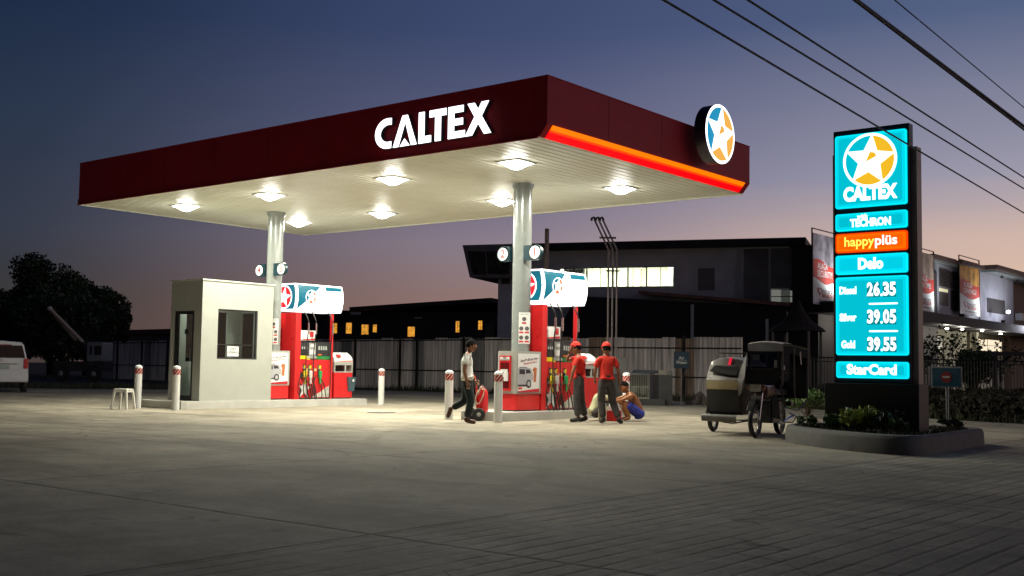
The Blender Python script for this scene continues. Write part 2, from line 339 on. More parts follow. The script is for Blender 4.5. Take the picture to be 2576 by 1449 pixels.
# ------------------------------------------------------------------ CANOPY
CW, CD, HS, HT = 14.675, 7.44, 5.0, 6.02
canopy = thing('station_canopy', 'big dark red flat canopy with white lit lettering over the pumps', 'canopy', (0, 0, 0))
f = MB()
f.box(0, 0, HS-.005, CW-.25, .06, HT)                       # front long face
f.prism([(CW-.25, HS-.06+.055), (CW-.16, HS+.0), (CW, HS+.2), (CW, HT), (CW-.25, HT)], 'y', .0, .06)
f.build('front_fascia', M_fascia, canopy)
f = MB(); f.box(CW-.05, .06, HS+.2, CW, CD, HT)
f.prism([(CW, HS+.2), (CW-.05, HS+.22), (CW-.2, HS+.01), (CW-.16, HS-.0)], 'y', .06, .16)
f.prism([(CW, HS+.2), (CW-.05, HS+.22), (CW-.2, HS+.01), (CW-.16, HS-.0)], 'y', CD-.24, CD)
f.build('side_fascia', M_fascia, canopy)
f = MB(); f.box(0, .06, HS+.12, .05, CD, HT); f.box(.05, CD-.05, HS+.12, CW-.05, CD, HT); f.box(.05, .06, HT-.12, CW-.05, CD-.05, HT-.06)
f.build('rear_fascia', M_fascia, canopy)
f = MB()                                                     # soffit planks running front to back
pitch = .2; x = .0; prof = []
while x < CW-.22:
    prof += [(x+.006, HS+.022), (x+.018, HS), (x+pitch-.018, HS), (x+pitch-.006, HS+.022)]; x += pitch
prof = [(min(p, CW-.2), z) for p, z in prof]
f.add([(p, .06, z) for p, z in prof]+[(p, CD, z) for p, z in prof], [(i, i+1, len(prof)+i+1, len(prof)+i) for i in range(len(prof)-1)])
f.build('soffit', M_soffit, canopy)
f = MB(); f.box(-.02, -.02, HS-.03, CW-.2, .0, HS-.006); f.build('front_drip_trim', mat('trim_red', (.45, .03, .03), .4), canopy)
f = MB(); f.box(-.04, .0, HS-.02, 0, CD+.04, HS+.12); f.box(0, CD, HS-.02, CW-.2, CD+.04, HS+.12); f.build('soffit_trim', mat('trim_cream', (.7, .7, .56), .5), canopy)
M_joint = mat('fascia_joint', (.12, .006, .01), .7)
for i in range(1, 8): MB().box(i*1.83-.004, -.003, HS+.01, i*1.83+.004, -.0005, HT-.01).build('panel_joint', M_joint, canopy)
for i in range(1, 4): MB().box(CW+.0005, i*1.86-.004, HS+.21, CW+.003, i*1.86+.004, HT-.01).build('panel_joint', M_joint, canopy)
MB().box(-.01, -.012, HT, CW+.012, .07, HT+.02).build('top_flashing', M_fascia, canopy); MB().box(CW-.06, .07, HT, CW+.012, CD, HT+.02).build('top_flashing', M_fascia, canopy)
# red light strip along the chamfer of the side fascia
def strip(a, b, out, nm, mt):
    p = lambda t: (CW-.16+.16*t, HS+.2*t)
    (x0, z0), (x1, z1) = p(a), p(b); nx, nz = .78, -.62
    MB().prism([(x0, z0), (x1, z1), (x1+nx*out, z1+nz*out), (x0+nx*out, z0+nz*out)], 'y', .16, CD-.24).build(nm, mt, canopy)
strip(.0, .50, .02, 'red_light_lens', mat('red_lens', (.6, 0, 0), .4, emit=(1., .0, .004), es=1.25, na=0))
strip(.50, .66, .022, 'middle_light_lens', mat('middle_lens', (.6, .02, 0), .4, emit=(1., .05, .002), es=1.2, na=0))
strip(.66, 1., .024, 'orange_light_lens', mat('orange_lens', (.6, .1, 0), .4, emit=(1., .19, .0), es=1.15, na=0))
# letters on the front: outlines in metres (X, Z)
M_can = mat('letter_can', (.05, .05, .06), .5)
def letter(nm, polys):
    b = MB(); c = MB()
    for p in polys: b.prism(p, 'y', -.10, -.01); c.prism(p, 'y', -.112, -.1)
    o = b.build(nm, M_can, canopy); c.build('lit_face', E_letter, o); return o
Z0, Z1 = 5.165, 5.745
def arc(cx, cz, rx, rz, a0, a1, n=12): return [(cx+rx*math.cos(math.radians(a0+(a1-a0)*i/n)), cz+rz*math.sin(math.radians(a0+(a1-a0)*i/n))) for i in range(n+1)]
zc = (Z0+Z1)/2
o_ = arc(10.98, zc, .33, .29, 84, 276, 14); i_ = arc(11.02, zc, .22, .175, 270, 90, 12)
o2 = [(11.08, Z1-.005)]+arc(10.98, zc, .33, .29, 88, 272, 16)+[(11.08, Z0+.005)]
i2 = [(11.08, Z1-.13)]+arc(11.01, zc, .22, .165, 90, 270, 16)+[(11.08, Z0+.13)]
letter('letter', [[o2[k], i2[k], i2[k+1], o2[k+1]] for k in range(len(o2)-1)])
letter('letter', [[(11.13, Z0), (11.27, Z0), (11.44, Z1-.12), (11.47, Z1), (11.37, Z1)], [(11.44, Z1-.12), (11.60, Z0), (11.74, Z0), (11.50, Z1), (11.47, Z1)], [(11.31, Z0), (11.56, Z0), (11.43, Z0+.14)]])
letter('letter', [[(11.79, Z0), (11.93, Z0), (11.93, Z1), (11.79, Z1)], [(11.93, Z0), (12.1, Z0), (12.1, Z0+.125), (11.93, Z0+.125)]])
letter('letter', [[(12.06, Z1-.125), (12.47, Z1-.125), (12.47, Z1), (12.06, Z1)], [(12.2, Z0), (12.34, Z0), (12.34, Z1-.125), (12.2, Z1-.125)]])
letter('letter', [[(12.52, Z0), (12.66, Z0), (12.66, Z1), (12.52, Z1)], [(12.66, Z0), (12.92, Z0), (12.92, Z0+.12), (12.66, Z0+.12)], [(12.66, Z1-.12), (12.88, Z1-.12), (12.88, Z1), (12.66, Z1)], [(12.66, zc-.06), (12.87, zc-.06), (12.87, zc+.06), (12.66, zc+.06)]])
letter('letter', [[(12.93, Z0), (13.09, Z0), (13.47, Z1), (13.31, Z1)], [(13.37, Z0), (13.53, Z0), (13.26, Z0+.40), (13.17, Z0+.29)], [(12.98, Z1), (13.14, Z1), (13.26, Z1-.17), (13.17, Z1-.29)]])
# round backlit star sign standing proud of the side fascia
sc = (CW+.5, 5.22, 5.87)
b = MB(); b.lathe((CW+.0, sc[1], sc[2]), [(.60, .20), (.60, .40), (.60, .46)], 40, 'x'); sg = b.build('round_sign_box', mat('navy_box', (.02, .025, .05), .35), canopy)
e = emblem(canopy, (CW+.465, sc[1], sc[2]), YP, ZP, .605, E_letter, E_blue, E_orange, 'round_star_sign')
# recessed lamps with real lights
LXS = [2.148, 5.393, 9.378, 12.688]
E_lens = mat('lamp_lens', (.9, .9, .9), .4, emit=(1., .98, .9), es=60., na=0)
first = None
for ly in (1.66, 5.30):
    for lx in LXS:
        fr = MB(); a = .29
        for (x0, y0, x1, y1) in ((-a, -a, a, -a+.05), (-a, a-.05, a, a), (-a, -a+.05, -a+.05, a-.05), (a-.05, -a+.05, a, a-.05)): fr.box(x0, y0, -.02, x1, y1, .02)
        fo = fr.build('canopy_lamp', M_white, canopy, (lx, ly, HS-.003))
        ln_ = MB(); q = .24; N_ = 6; vs = [((i/N_*2-1)*q, (j/N_*2-1)*q, -.012-.13*(1-(i/N_*2-1)**2)*(1-(j/N_*2-1)**2)) for j in range(N_+1) for i in range(N_+1)]
        ln_.add(vs, [(j*(N_+1)+i, (j+1)*(N_+1)+i, (j+1)*(N_+1)+i+1, j*(N_+1)+i+1) for j in range(N_) for i in range(N_)], True)
        ln_.build('lens', E_lens, fo)
        ld = bpy.data.lights.new('canopy_lamp_light', 'AREA'); ld.shape = 'SQUARE'; ld.size = .40; ld.energy = 134; ld.color = (1., .985, .80)
        lo = bpy.data.objects.new('canopy_lamp_light', ld); COL.objects.link(lo); lo.parent = fo; lo.location = (0, 0, -.15)
        ld = bpy.data.lights.new('canopy_lamp_glow', 'SPOT'); ld.energy = 172; ld.spot_size = math.radians(174); ld.spot_blend = .06; ld.shadow_soft_size = .04; ld.color = (1., .985, .80)
        lo = bpy.data.objects.new('canopy_lamp_glow', ld); COL.objects.link(lo); lo.parent = fo; lo.location = (0, 0, -.165)
COLX = (11.23, 3.10); COLY = 3.74
DIG = {'1': (11.93-.15, 1), '2': (10.80, 2)}
M_num = mat('number_disc', (.8, .8, .78), .4, emit=(.9, .9, .85), es=.25, na=0); M_digit = mat('digit_dark_red', (.25, .01, .01), .5)
M_board = mat('notice_white', (.8, .8, .78), .5, na=.04); M_signred = mat('notice_red', (.6, .03, .03), .5)
for ci, cx in enumerate(COLX):
    c = MB(); c.lathe((cx, COLY, .18), [(.2, 0), (.2, HS-.18)], 32); col_ = c.build('column', M_grey, canopy)
    c = MB(); c.lathe((cx, COLY, HS-.12), [(.2, 0), (.235, .07), (.24, .117)], 32); c.build('column_collar', M_grey, col_)
    for sgn, d in ((1, '13'[ci]), (-1, '24'[ci])):
        X0 = cx+(.50 if sgn > 0 else -.36); br = MB()
        br.prism([(cx+sgn*.19, 3.33), (X0, 3.33), (X0, 3.65), (cx+sgn*.19, 3.65)] if sgn > 0 else [(X0, 3.33), (cx-.19, 3.33), (cx-.19, 3.65), (X0, 3.65)], 'y', COLY-.2, COLY-.12)
        br.lathe((X0, COLY-.2, 3.49), [(.165, 0), (.165, .08)], 28, 'y')
        nb = br.build('number_sign', M_teal, canopy)
        MB().lathe((X0, COLY-.214, 3.49), [(.135, 0), (.135, .012)], 28, 'y').build('white_disc', M_num, nb)
        text('digit', d, .24, M_digit, nb, (X0, COLY-.215, 3.49), XP, ZP, .01, t=.003)
    # safety notice fixed to the column, facing the forecourt
    nz = 1.58; bx = cx+.17; by = COLY-.20
    uu = Vector((math.cos(.62), math.sin(.62), 0)); org = Vector((cx, COLY, 0))+uu.cross(Vector(ZP))*.203+uu*.06
    nb = MB().flat(org+Vector((0, 0, nz)), uu, ZP, [(-.10, 0), (.14, 0), (.14, .66), (-.10, .66)], .008).build('safety_notice', M_board, canopy)
    nn = uu.cross(Vector(ZP))*.009
    for r_, zz in enumerate((.44, .24, .05)):
        for q_, ux in enumerate((-.045, .075)):
            if r_ == 0 and q_ == 0: ux = .015
            elif r_ == 0: continue
            MB().flat(org+nn+Vector((0, 0, nz+zz+.08)), uu, ZP, ngon(ux, 0, .045, 14), .002).build('pictogram', mat('pictogram_grey', (.12, .1, .1), .6), nb)
            MB().flat(org+nn+Vector((0, 0, nz+zz-.02)), uu, ZP, [(ux-.045, 0), (ux+.045, 0), (ux+.045, .035), (ux-.045, .035)], .002).build('red_caption', M_signred, nb)
    text('heading', '5 STAR SAFETY', .03, M_dark, nb, org+nn+uu*.02+Vector((0, 0, nz+.62)), uu, ZP, .0, t=.001, width=.2)

# ------------------------------------------------------------------ ISLANDS, CABINETS, PUMPS, KIOSKS
def island(nm, label, poly, h=.18):
    b = bmesh.new(); vs = [b.verts.new((x, y, 0)) for x, y in poly]; fc = b.faces.new(vs)
    r = bmesh.ops.extrude_face_region(b, geom=[fc]); 
    for v in [q for q in r['geom'] if isinstance(q, bmesh.types.BMVert)]: v.co.z = h
    bmesh.ops.recalc_face_normals(b, faces=b.faces)
    es = [e for e in b.edges if all(v.co.z > h-.01 for v in e.verts)]
    bmesh.ops.bevel(b, geom=es, offset=.015, segments=2, affect='EDGES')
    return tag(MB().bm(b, False).build(nm, M_con), label, 'island')
island('pump_island', 'pale concrete pump island under the nearer column, three men beside it', [(10.72, 2.45), (11.70, 2.42), (11.83, 2.55), (11.83, 7.0), (10.63, 7.0), (10.63, 2.55)])
island('pump_island', 'pale concrete island carrying the cashier booth, pump and column on the left', [(3.0, .55), (3.72, .62), (3.76, .75), (3.76, 6.5), (2.45, 6.5), (2.45, .75), (2.1, .75), (2.1, .55)])
def suv_poster(parent, o, u, v, w, h):
    n = Vector(u).cross(Vector(v)).normalized(); o = Vector(o); L_ = lambda k: o+n*(.002*k)
    p = MB().flat(o, u, v, [(0, 0), (w, 0), (w, h), (0, h)], .004).build('advert_poster', mat('poster_white', (.78, .77, .76), .4, na=.03), parent)
    S = lambda pts: [(a*w, c*h) for a, c in pts]
    body = [(0, .20), (.42, .20), (.44, .25), (.60, .25), (.62, .30), (.70, .32), (.71, .45), (.66, .52), (.62, .60), (.55, .63), (0, .63)]
    MB().flat(L_(2), u, v, S(body), .002).build('pictured_vehicle', mat('poster_silver', (.42, .42, .45), .4), p)
    b = MB(); b.flat(L_(3), u, v, S([(.06, .47), (.32, .47), (.31, .595), (.06, .60)]), .002); b.flat(L_(3), u, v, S([(.37, .49), (.60, .50), (.54, .585), (.36, .595)]), .002)
    b.flat(L_(3), u, v, [(q[0]*1, q[1]) for q in ngon(.50*w, .22*h, .12*w, 20)], .002); b.flat(L_(3), u, v, S([(0, .16), (.45, .16), (.45, .2), (0, .2)]), .002)
    b.flat(L_(3), u, v, S([(.05, .635), (.42, .635), (.42, .65), (.05, .65)]), .002)
    b.build('vehicle_dark_parts', mat('poster_dark', (.03, .03, .04), .4), p)
    MB().flat(L_(4), u, v, ngon(.50*w, .22*h, .07*w, 16), .002).build('vehicle_wheel', mat('poster_alloy', (.45, .45, .45), .4), p)
    MB().flat(L_(2), u, v, S([(.72, .28), (.84, .26), (.86, .45), (.88, .62), (.78, .66), (.68, .60), (.74, .5)]), .002).build('pictured_people', mat('poster_warm', (.5, .16, .06), .5, ns=25, na=.7), p)
    MB().flat(L_(2), u, v, S([(0, 0), (1, 0), (1, .1), (0, .03)]), .002).build('red_footer', mat('poster_red', (.5, .02, .03), .4), p)
    MB().flat(L_(2), u, v, S([(.02, .08), (.2, .08), (.2, .13), (.02, .13)]), .002).build('red_logo_block', M_signred, p)
    u2 = (Vector(u)*math.cos(.12)+Vector(v)*math.sin(.12)); v2 = Vector(v)*math.cos(.12)-Vector(u)*math.sin(.12)
    text('headline', 'Save P1.00 per liter', .075, mat('poster_ink', (.12, .08, .1), .5), p, o+Vector(u)*w*.52+Vector(v)*h*.85+n*.005, u2, v2, .01, t=.002, width=w*.82)
    text('subline', 'Rewards Card', .05, mat('poster_ink_red', (.45, .05, .06), .5), p, o+Vector(u)*w*.56+Vector(v)*h*.77+n*.005, u2, v2, .01, t=.002, width=w*.6)
    return p
def cabinet(cx, label, ext, dy=0):
    t = thing('column_cabinet', label, 'cabinet', (cx, 3.12+dy, .18))
    poly = [(.39, 0), (.39, .82), (-.39, .82), (-.39, .35), (-.05, -.02), (.34, -.02)]
    MB().prism(poly, 'z', .36, 1.24).build('cabinet_shell', M_lgrey, t)
    MB().prism([(x*.97, y*.97+.01) for x, y in poly], 'z', .03, .36).build('cabinet_base', M_red, t)
    MB().prism([(x*.93, y*.93+.02) for x, y in poly], 'z', 0.001, .03).build('plinth', M_dark, t)
    suv_poster(t, (.3925, .04, .39), YP, ZP, .72, .80)
    if ext:
        x0, x1 = -.02, .27
        e = MB().box(x0, -.06, .42, x1, -.025, 1.14).build('extinguisher_box', M_red, t)
        MB().box(x0+.03, -.064, .47, x1-.03, -.061, 1.0).build('dark_pane', mat('box_pane', (.12, .01, .012), .15), e)
        MB().box(x0+.02, -.066, 1.045, x1-.02, -.063, 1.115).build('white_caption_plate', M_board, e)
        text('caption', 'FIRE', .05, M_dark, e, ((x0+x1)/2, -.067, 1.095), XP, ZP, .02, t=.001)
        text('caption', 'EXTINGUISHER', .03, M_dark, e, ((x0+x1)/2, -.067, 1.062), XP, ZP, .0, t=.001, width=.22)
        k = MB(); k.box(x0+.04, -.075, .80, x1-.06, -.067, .86); k.box(x0+.06, -.075, .70, x0+.13, -.067, .78); k.box(x0+.14, -.085, .62, x1-.045, -.067, .80)
        k.build('instruction_cards', M_board, e)
    return t
cabinet(11.23, 'grey and red cabinet with fire extinguisher box and car advert, nearer column', True)
cabinet(3.10, 'advert cabinet partly hidden behind the cashier booth, at the far column', False, .06)

M_hose = mat('hose_black', (.015, .015, .015), .45, na=.2)
NOZ = [mat('nozzle_yellow', (.75, .6, .02), .4), mat('nozzle_silver', (.55, .54, .5), .35), mat('nozzle_green', (.02, .3, .08), .4)]
M_disp = mat('display_housing', (.03, .03, .032), .3, na=.2); M_lcd = mat('display_lcd', (.3, .33, .3), .3, emit=(.5, .55, .5), es=.12, na=.1)
def curve3(pts, n=10):
    P = [Vector(p) for p in pts]; P = [P[0]*2-P[1]]+P+[P[-1]*2-P[-2]]; out = []
    for i in range(1, len(P)-2):
        for k in range(n):
            t = k/n; a, b, c, d = P[i-1:i+3]
            out.append(.5*((2*b)+(-a+c)*t+(2*a-5*b+4*c-d)*t*t+(-a+3*b-3*c+d)*t**3))
    return out+[P[-2]]
def pump(cx, y0, label):
    t = thing('fuel_pump', label, 'fuel pump', (cx, y0, .18))
    MB().rbox(-.30, 0, 0, .39, .17, 2.245, .01).build('side_pillar', M_red, t)
    MB().rbox(.30, 1.24, 0, .39, 1.29, 2.245, .008).build('rear_post', M_red, t)
    MB().box(-.28, .17, 0, .36, 1.24, .03).build('plinth', M_dark, t)
    b = MB().rbox(-.28, .172, .03, .375, 1.238, 1.03, .01).build('lower_cabinet', M_red, t)
    # star graphic on the lower front
    X = .377
    MB().flat((X, .17, .03), YP, ZP, [(.01, .01), (.12, .26), (0.01, .42), (.01, .22)], .003).build('black_graphic', M_dark, b)
    MB().flat((X, .17, .03), YP, ZP, [(.02, .02), (.16, .14), (.33, .01), (.27, .2), (.40, .30), (.24, .31), (.16, .48), (.10, .32), (.005, .32), (.09, .2)], .004).build('white_star_graphic', M_white, b)
    MB().flat((X, .17, .03), YP, ZP, [(.42, .02), (1.02, .02), (1.02, .32), (.72, .16)], .003).build('white_swoosh', mat('swoosh_white', (.55, .55, .48), .4, ns=14, na=.4), b)
    MB().flat((X, .17, .03), YP, ZP, [(.01, .56), (.10, .42), (.12, .62), (.03, .7)], .003).build('black_panel', M_dark, b)
    for q, yy in enumerate((.32, .50, .83)):
        h = MB().box(.376, yy-.05, .62, .381, yy+.03, .90).build('nozzle_boot', M_black, t)
        MB().box(.382, yy-.01, .80, .386, yy+.06, .88).build('grade_tag', mat('tag_yellow', (.65, .55, .02), .5), t)
    MB().box(.376, .36, .73, .380, .46, .80).build('price_tag', mat('tag_tan', (.55, .4, .16), .6), t)
    MB().box(.376, .62, .73, .380, .74, .80).build('price_tag', MATS['tag_tan'], t)
    # display head
    d = MB().rbox(-.26, .172, 1.031, .36, 1.238, 1.50, .012).build('display_head', M_disp, t)
    s = MB(); s.box(.361, .20, 1.28, .366, .44, 1.44); s.box(.361, .76, 1.26, .366, 1.12, 1.42)
    s.build('counter_display', mat('counter_dark', (.05, .055, .06), .2, ns=30, na=.8), d)
    s = MB()
    for k in range(4): s.box(.3665, .80+k*.08, 1.29, .369, .85+k*.08, 1.39)
    for k in range(3): s.box(.3665, .23+k*.07, 1.30, .369, .27+k*.07, 1.36)
    s.build('counter_digits', M_lcd, d)
    MB().box(.361, .48, 1.13, .368, .70, 1.47).build('card_reader', mat('card_panel', (.33, .33, .31), .4), d)
    s = MB(); s.box(.3685, .52, 1.36, .371, .66, 1.43); s.box(.3685, .50, 1.17, .371, .68, 1.29); s.build('instruction_card', M_board, d)
    s = MB(); s.box(.361, .174, 1.04, .370, .42, 1.13); s.box(.361, .42, 1.02, .368, .52, 1.055); s.build('yellow_grade_panel', mat('grade_yellow', (.8, .6, .01), .4), d)
    MB().box(.361, .42, 1.06, .369, .74, 1.125).build('grey_grade_panel', M_lgrey, d)
    MB().box(.361, .745, 1.04, .370, 1.2, 1.125).build('green_grade_panel', mat('grade_green', (.02, .2, .05), .4), d)
    MB().box(.371, .79, 1.15, .373, .90, 1.18).build('orange_tag', mat('tag_orange', (.8, .2, .01), .4), d)
    # price card
    c = MB().box(.30, .18, 1.53, .345, .70, 1.79).build('price_card', M_board, t)
    MB().box(.346, .50, 1.62, .349, .64, 1.76).build('red_square', M_signred, c)
    MB().flat((.346, .18, 1.53), YP, ZP, [(.02, .01), (.50, .01), (.50, .06), (.02, .02)], .003).build('red_stripe', M_signred, c)
    # lit topper, bowed in section, overhanging the near end
    prof = [(-.38, 2.29), (.37, 2.29), (.415, 2.40), (.445, 2.53), (.455, 2.65), (.445, 2.78), (.42, 2.89), (.38, 3.0), (-.38, 3.0)]
    ya, yb = -.06, 1.56
    tp = MB().prism(prof, 'y', ya, yb).build('lit_topper', E_white, t)
    fr = prof[1:8]; ln_ = [0]
    for a, b_ in zip(fr, fr[1:]): ln_.append(ln_[-1]+math.hypot(b_[0]-a[0], b_[1]-a[1]))
    def onface(s, yy, off):          # s = height fraction on the bowed face
        q = s*ln_[-1]
        for k in range(len(fr)-1):
            if q <= ln_[k+1]+1e-9: break
        tt = (q-ln_[k])/(ln_[k+1]-ln_[k]); dxx, dzz = fr[k+1][0]-fr[k][0], fr[k+1][1]-fr[k][1]; l = math.hypot(dxx, dzz)
        return (fr[k][0]+dxx*tt+dzz/l*off, yy, fr[k][1]+dzz*tt-dxx/l*off)
    def band(cols, off, nm, m_):    # cols: list of (y, s0, s1)
        g_ = MB(); n = 8
        for (ya_, a0, a1), (yb_, b0, b1) in zip(cols, cols[1:]):
            for k in range(n):
                g_.add([onface(a0+(a1-a0)*k/n, ya_, off), onface(b0+(b1-b0)*k/n, yb_, off), onface(b0+(b1-b0)*(k+1)/n, yb_, off), onface(a0+(a1-a0)*(k+1)/n, ya_, off)], [(0, 1, 2, 3)])
        return g_.build(nm, m_, tp)
    ys = np.linspace(ya+.05, ya+.85, 12)
    band([(y, max(.06, .06+.88*(y-ya-.05)/.80), .94) for y in ys], .008, 'teal_field', E_teal)
    band([(ya+1.0, .78, .94), (yb-.06, .80, .94)], .008, 'teal_stripe', E_teal)
    o = Vector(onface(.52, ya+.47, .02)); emblem(tp, o, YP, (0.05, 0, 1), .185, E_white, E_teal, mat('lit_red_dim', (.5, .1, .05), .4, emit=(.55, .13, .06), es=1., na=0), 'star_emblem')
    # near end face: red disc with a star on teal
    Y = ya-.002
    MB().flat((0, Y, 0), XP, ZP, [(-.34, 2.33), (.33, 2.33), (.38, 2.45), (.405, 2.65), (.38, 2.85), (.345, 2.96), (-.34, 2.96)], .004).build('end_teal_field', E_teal, tp)
    MB().flat((0, Y-.004, 0), XP, ZP, ngon(-.04, 2.645, .31, 30), .003).build('end_white_ring', E_white, tp)
    MB().flat((0, Y-.007, 0), XP, ZP, ngon(-.04, 2.645, .275, 30), .003).build('end_red_disc', E_red, tp)
    MB().flat((0, Y-.010, 0), XP, ZP, star5(-.04, 2.645, .27, 80), .003).build('end_star', E_white, tp)
    # hoses and nozzles
    for q, (yt, yn, loop) in enumerate(((.30, .32, .28), (.56, .50, .45), (1.14, .83, .60))):
        hh = MB()
        hh.tube(curve3([(.34, yt, 2.30), (.46, yt+.02, 2.1), (.47, yt+.06, 1.9), (.45, yt+.02, 1.4), (.44, yt+.02, 1.0), (.46, yt+.02, .55), (.50, (yt+yn)/2+.1, .0-.03*q), (.50, yn+.16, .05), (.46, yn+.12, .35), (.42, yn+.02, .55)]), .014, 6)
        hh.tube(curve3([(.44, yn-.05, .62), (.47, yn-.22, .55), (.48, yn-.27, .2), (.48, yn-.12, -.02), (.48, yn+.03, .08), (.45, yn+.02, .4)]), .012, 6)
        hh.build('hose', M_hose, t)
        MB().tube([(.47, yt+.05, 1.98), (.47, yt+.055, 1.70)], .024, 8).build('hose_coupling', M_chrome, t)
        nz = MB(); nz.rbox(.39, yn-.04, .56, .44, yn+.06, .74, .015); nz.rbox(.40, yn-.01, .40, .435, yn+.04, .58, .01)
        nz.build('nozzle', NOZ[q], t)
        MB().tube([(.41, yn+.02, .74), (.40, yn-.04, .80), (.39, yn-.07, .86)], .012, 6).build('nozzle_spout', M_chrome, t)
    return t
pump(11.23, 3.98, 'red fuel pump with lit topper behind the nearer column, attendants in front')
pump(3.10, 4.18, 'red fuel pump with lit topper beside the cashier booth, three nozzles visible')

def kiosk(cx, y0, label, bin_):
    t = thing('service_kiosk', label, 'service kiosk', (cx, y0, .18))
    MB().box(-.29, .02, 0, .38, .62, .03).build('plinth', M_dark, t)
    MB().rbox(-.3, 0, .03, .39, .66, .70, .012).build('red_cabinet', M_red, t)
    fr = MB(); fr.box(.36, .0, .701, .392, .03, .98); fr.box(.36, .63, .701, .392, .66, .98); fr.box(.36, .38, .73, .392, .42, .90); fr.box(.36, .03, .701, .392, .63, .73); fr.box(.36, .03, .90, .392, .63, .98)
    fr.box(-.3, 0, .701, .36, .03, .98); fr.box(-.3, .63, .701, .36, .66, .98); fr.box(-.3, .03, .701, -.27, .63, .98)
    h = fr.build('grey_hood', M_lgrey, t)
    MB().prism([(.392, .98), (.37, 1.08), (.28, 1.17), (.15, 1.24), (-.05, 1.24), (-.3, 1.22), (-.3, .98)], 'y', 0, .66).build('curved_lid', M_white, t)
    u = Vector(YP); v = Vector((-.11, 0, .11)).normalized()
    MB().flat((.372, .06, 1.12), u, v, [(.04, -.02), (.17, -.02), (.17, .07), (.04, .07)], .02).build('red_logo', M_signred, h)
    MB().flat((.394, .02, .985), u, ZP, [(.0, 0), (.62, .02), (.62, .04), (.3, .03)], .004).build('red_lid_stripe', M_signred, h)
    MB().box(-.24, .03, .74, -.2, .63, .90).build('dark_recess', M_black, t)
    if bin_:
        b = MB(); b.hexa([(.26, .50, .20), (.42, .50, .20), (.42, .70, .20), (.26, .70, .20), (.22, .45, .58), (.46, .45, .58), (.46, .74, .58), (.22, .74, .58)])
        bo = b.build('litter_bin', mat('bin_slate', (.05, .09, .11), .5), t)
        MB().box(.461, .60, .46, .464, .66, .52).build('bin_label', M_board, bo)
    return t
kiosk(11.23, 5.42, 'red and grey windscreen kiosk behind the two attendants, far end of nearer island', False)
kiosk(3.10, 5.54, 'red and grey windscreen kiosk with slate bin on its side, left island', True)

# ------------------------------------------------------------------ CASHIER BOOTH
booth = thing('cashier_booth', 'small cream cashier booth with dark framed window and narrow door', 'booth', (3.06, 1.14, .16))
bx0, bx1, by1, bh = -.62, .62, 2.12, 2.88
w = MB(); T = .1
wy0, wy1, wz0, wz1 = .46, 1.65, 1.02, 2.22
w.box(bx1-T, 0, .02, bx1, wy0, bh); w.box(bx1-T, wy1, .02, bx1, by1, bh); w.box(bx1-T, wy0, .02, bx1, wy1, wz0); w.box(bx1-T, wy0, wz1, bx1, wy1, bh)
dx0, dx1, dz = -.47, .32, 2.16
w.box(bx0, 0, .02, dx0, T, bh); w.box(dx1, 0, .02, bx1-T, T, bh); w.box(dx0, 0, dz, dx1, T, bh)
w.box(bx0, by1-T, .02, -.50, by1, bh); w.box(-.02, by1-T, .02, bx1-T, by1, bh); w.box(-.50, by1-T, .02, -.02, by1, .95); w.box(-.50, by1-T, 2.2, -.02, by1, bh)
w.box(bx0, T, .02, bx0+T, .38, bh); w.box(bx0, .38, .02, bx0+T, by1-T, .95); w.box(bx0, .38, 2.2, bx0+T, by1-T, bh); w.box(bx0, .72, .95, bx0+T, 1.10, 2.2); w.box(bx0, 1.60, .95, bx0+T, by1-T, 2.2)
w.build('wall', M_wall, booth)
MB().box(bx0+.01, .01, bh-.12, bx1-T-.01, by1-T-.01, bh-.06).build('roof', M_wall, booth)
MB().box(bx0-.03, -.03, bh, bx1+.03, by1+.03, bh+.03).build('coping', mat('coping_cream', (.62, .62, .52), .6), booth)
MB().box(bx0+T, T, .02, bx1-T, by1-T, .05).build('floor', mat('booth_floor', (.7, .7, .62), .4), booth)
fr = MB(); q = .035
for (a, b_, c, d) in ((wy0, wz0, wy1, wz0+q), (wy0, wz1-q, wy1, wz1), (wy0, wz0+q, wy0+q, wz1-q), (wy1-q, wz0+q, wy1, wz1-q), (wy0+q, wz0+.34, wy1-q, wz0+.36)): fr.box(bx1-.07, a, b_, bx1-.03, c, d)
wo_ = fr.build('window', M_dark, booth)
MB().box(bx1-.055, wy0+q, wz0+q, bx1-.05, wy1-q, wz1-q).build('pane', glass('booth_glass', (.9, .93, .92), 0), wo_)
pp = MB().box(bx1-.048, .79, wz0+.07, bx1-.044, 1.13, wz0+.31).build('paper_notice', mat('paper', (.8, .8, .78), .8), wo_)
text('caption', 'SOFT\nOPENING', .075, M_dark, booth, (bx1-.043, .96, wz0+.20), YP, ZP, .01, t=.001)
d = MB(); d.box(dx0, .02, .02, dx0+.13, .07, dz); d.box(dx1-.09, .02, .02, dx1, .07, dz); d.box(dx0+.13, .02, dz-.08, dx1-.09, .07, dz); d.box(dx0+.13, .02, .02, dx1-.09, .07, .14)
do = d.build('door', M_dark, booth)
MB().box(dx0+.13, .04, .14, dx1-.09, .046, dz-.08).build('pane', glass('booth_glass', (.9, .93, .92), 0), do)
MB().lathe((-.02, .036, 1.66), [(.075, 0), (.075, .004)], 20, 'y').build('round_sticker', M_dark, do)
MB().tube([(dx1-.12, .0, .95), (dx1-.12, .0, 1.25)], .012, 8).build('handle', M_chrome, do)
MB().box(dx0+.2, .08, 1.1, dx0+.50, .085, 2.0)
MB().box(-.50, by1-.05, .95, -.02, by1-.035, 2.2).build('rear_window', glass('tinted_glass', (.06, .055, .055), .1), booth)
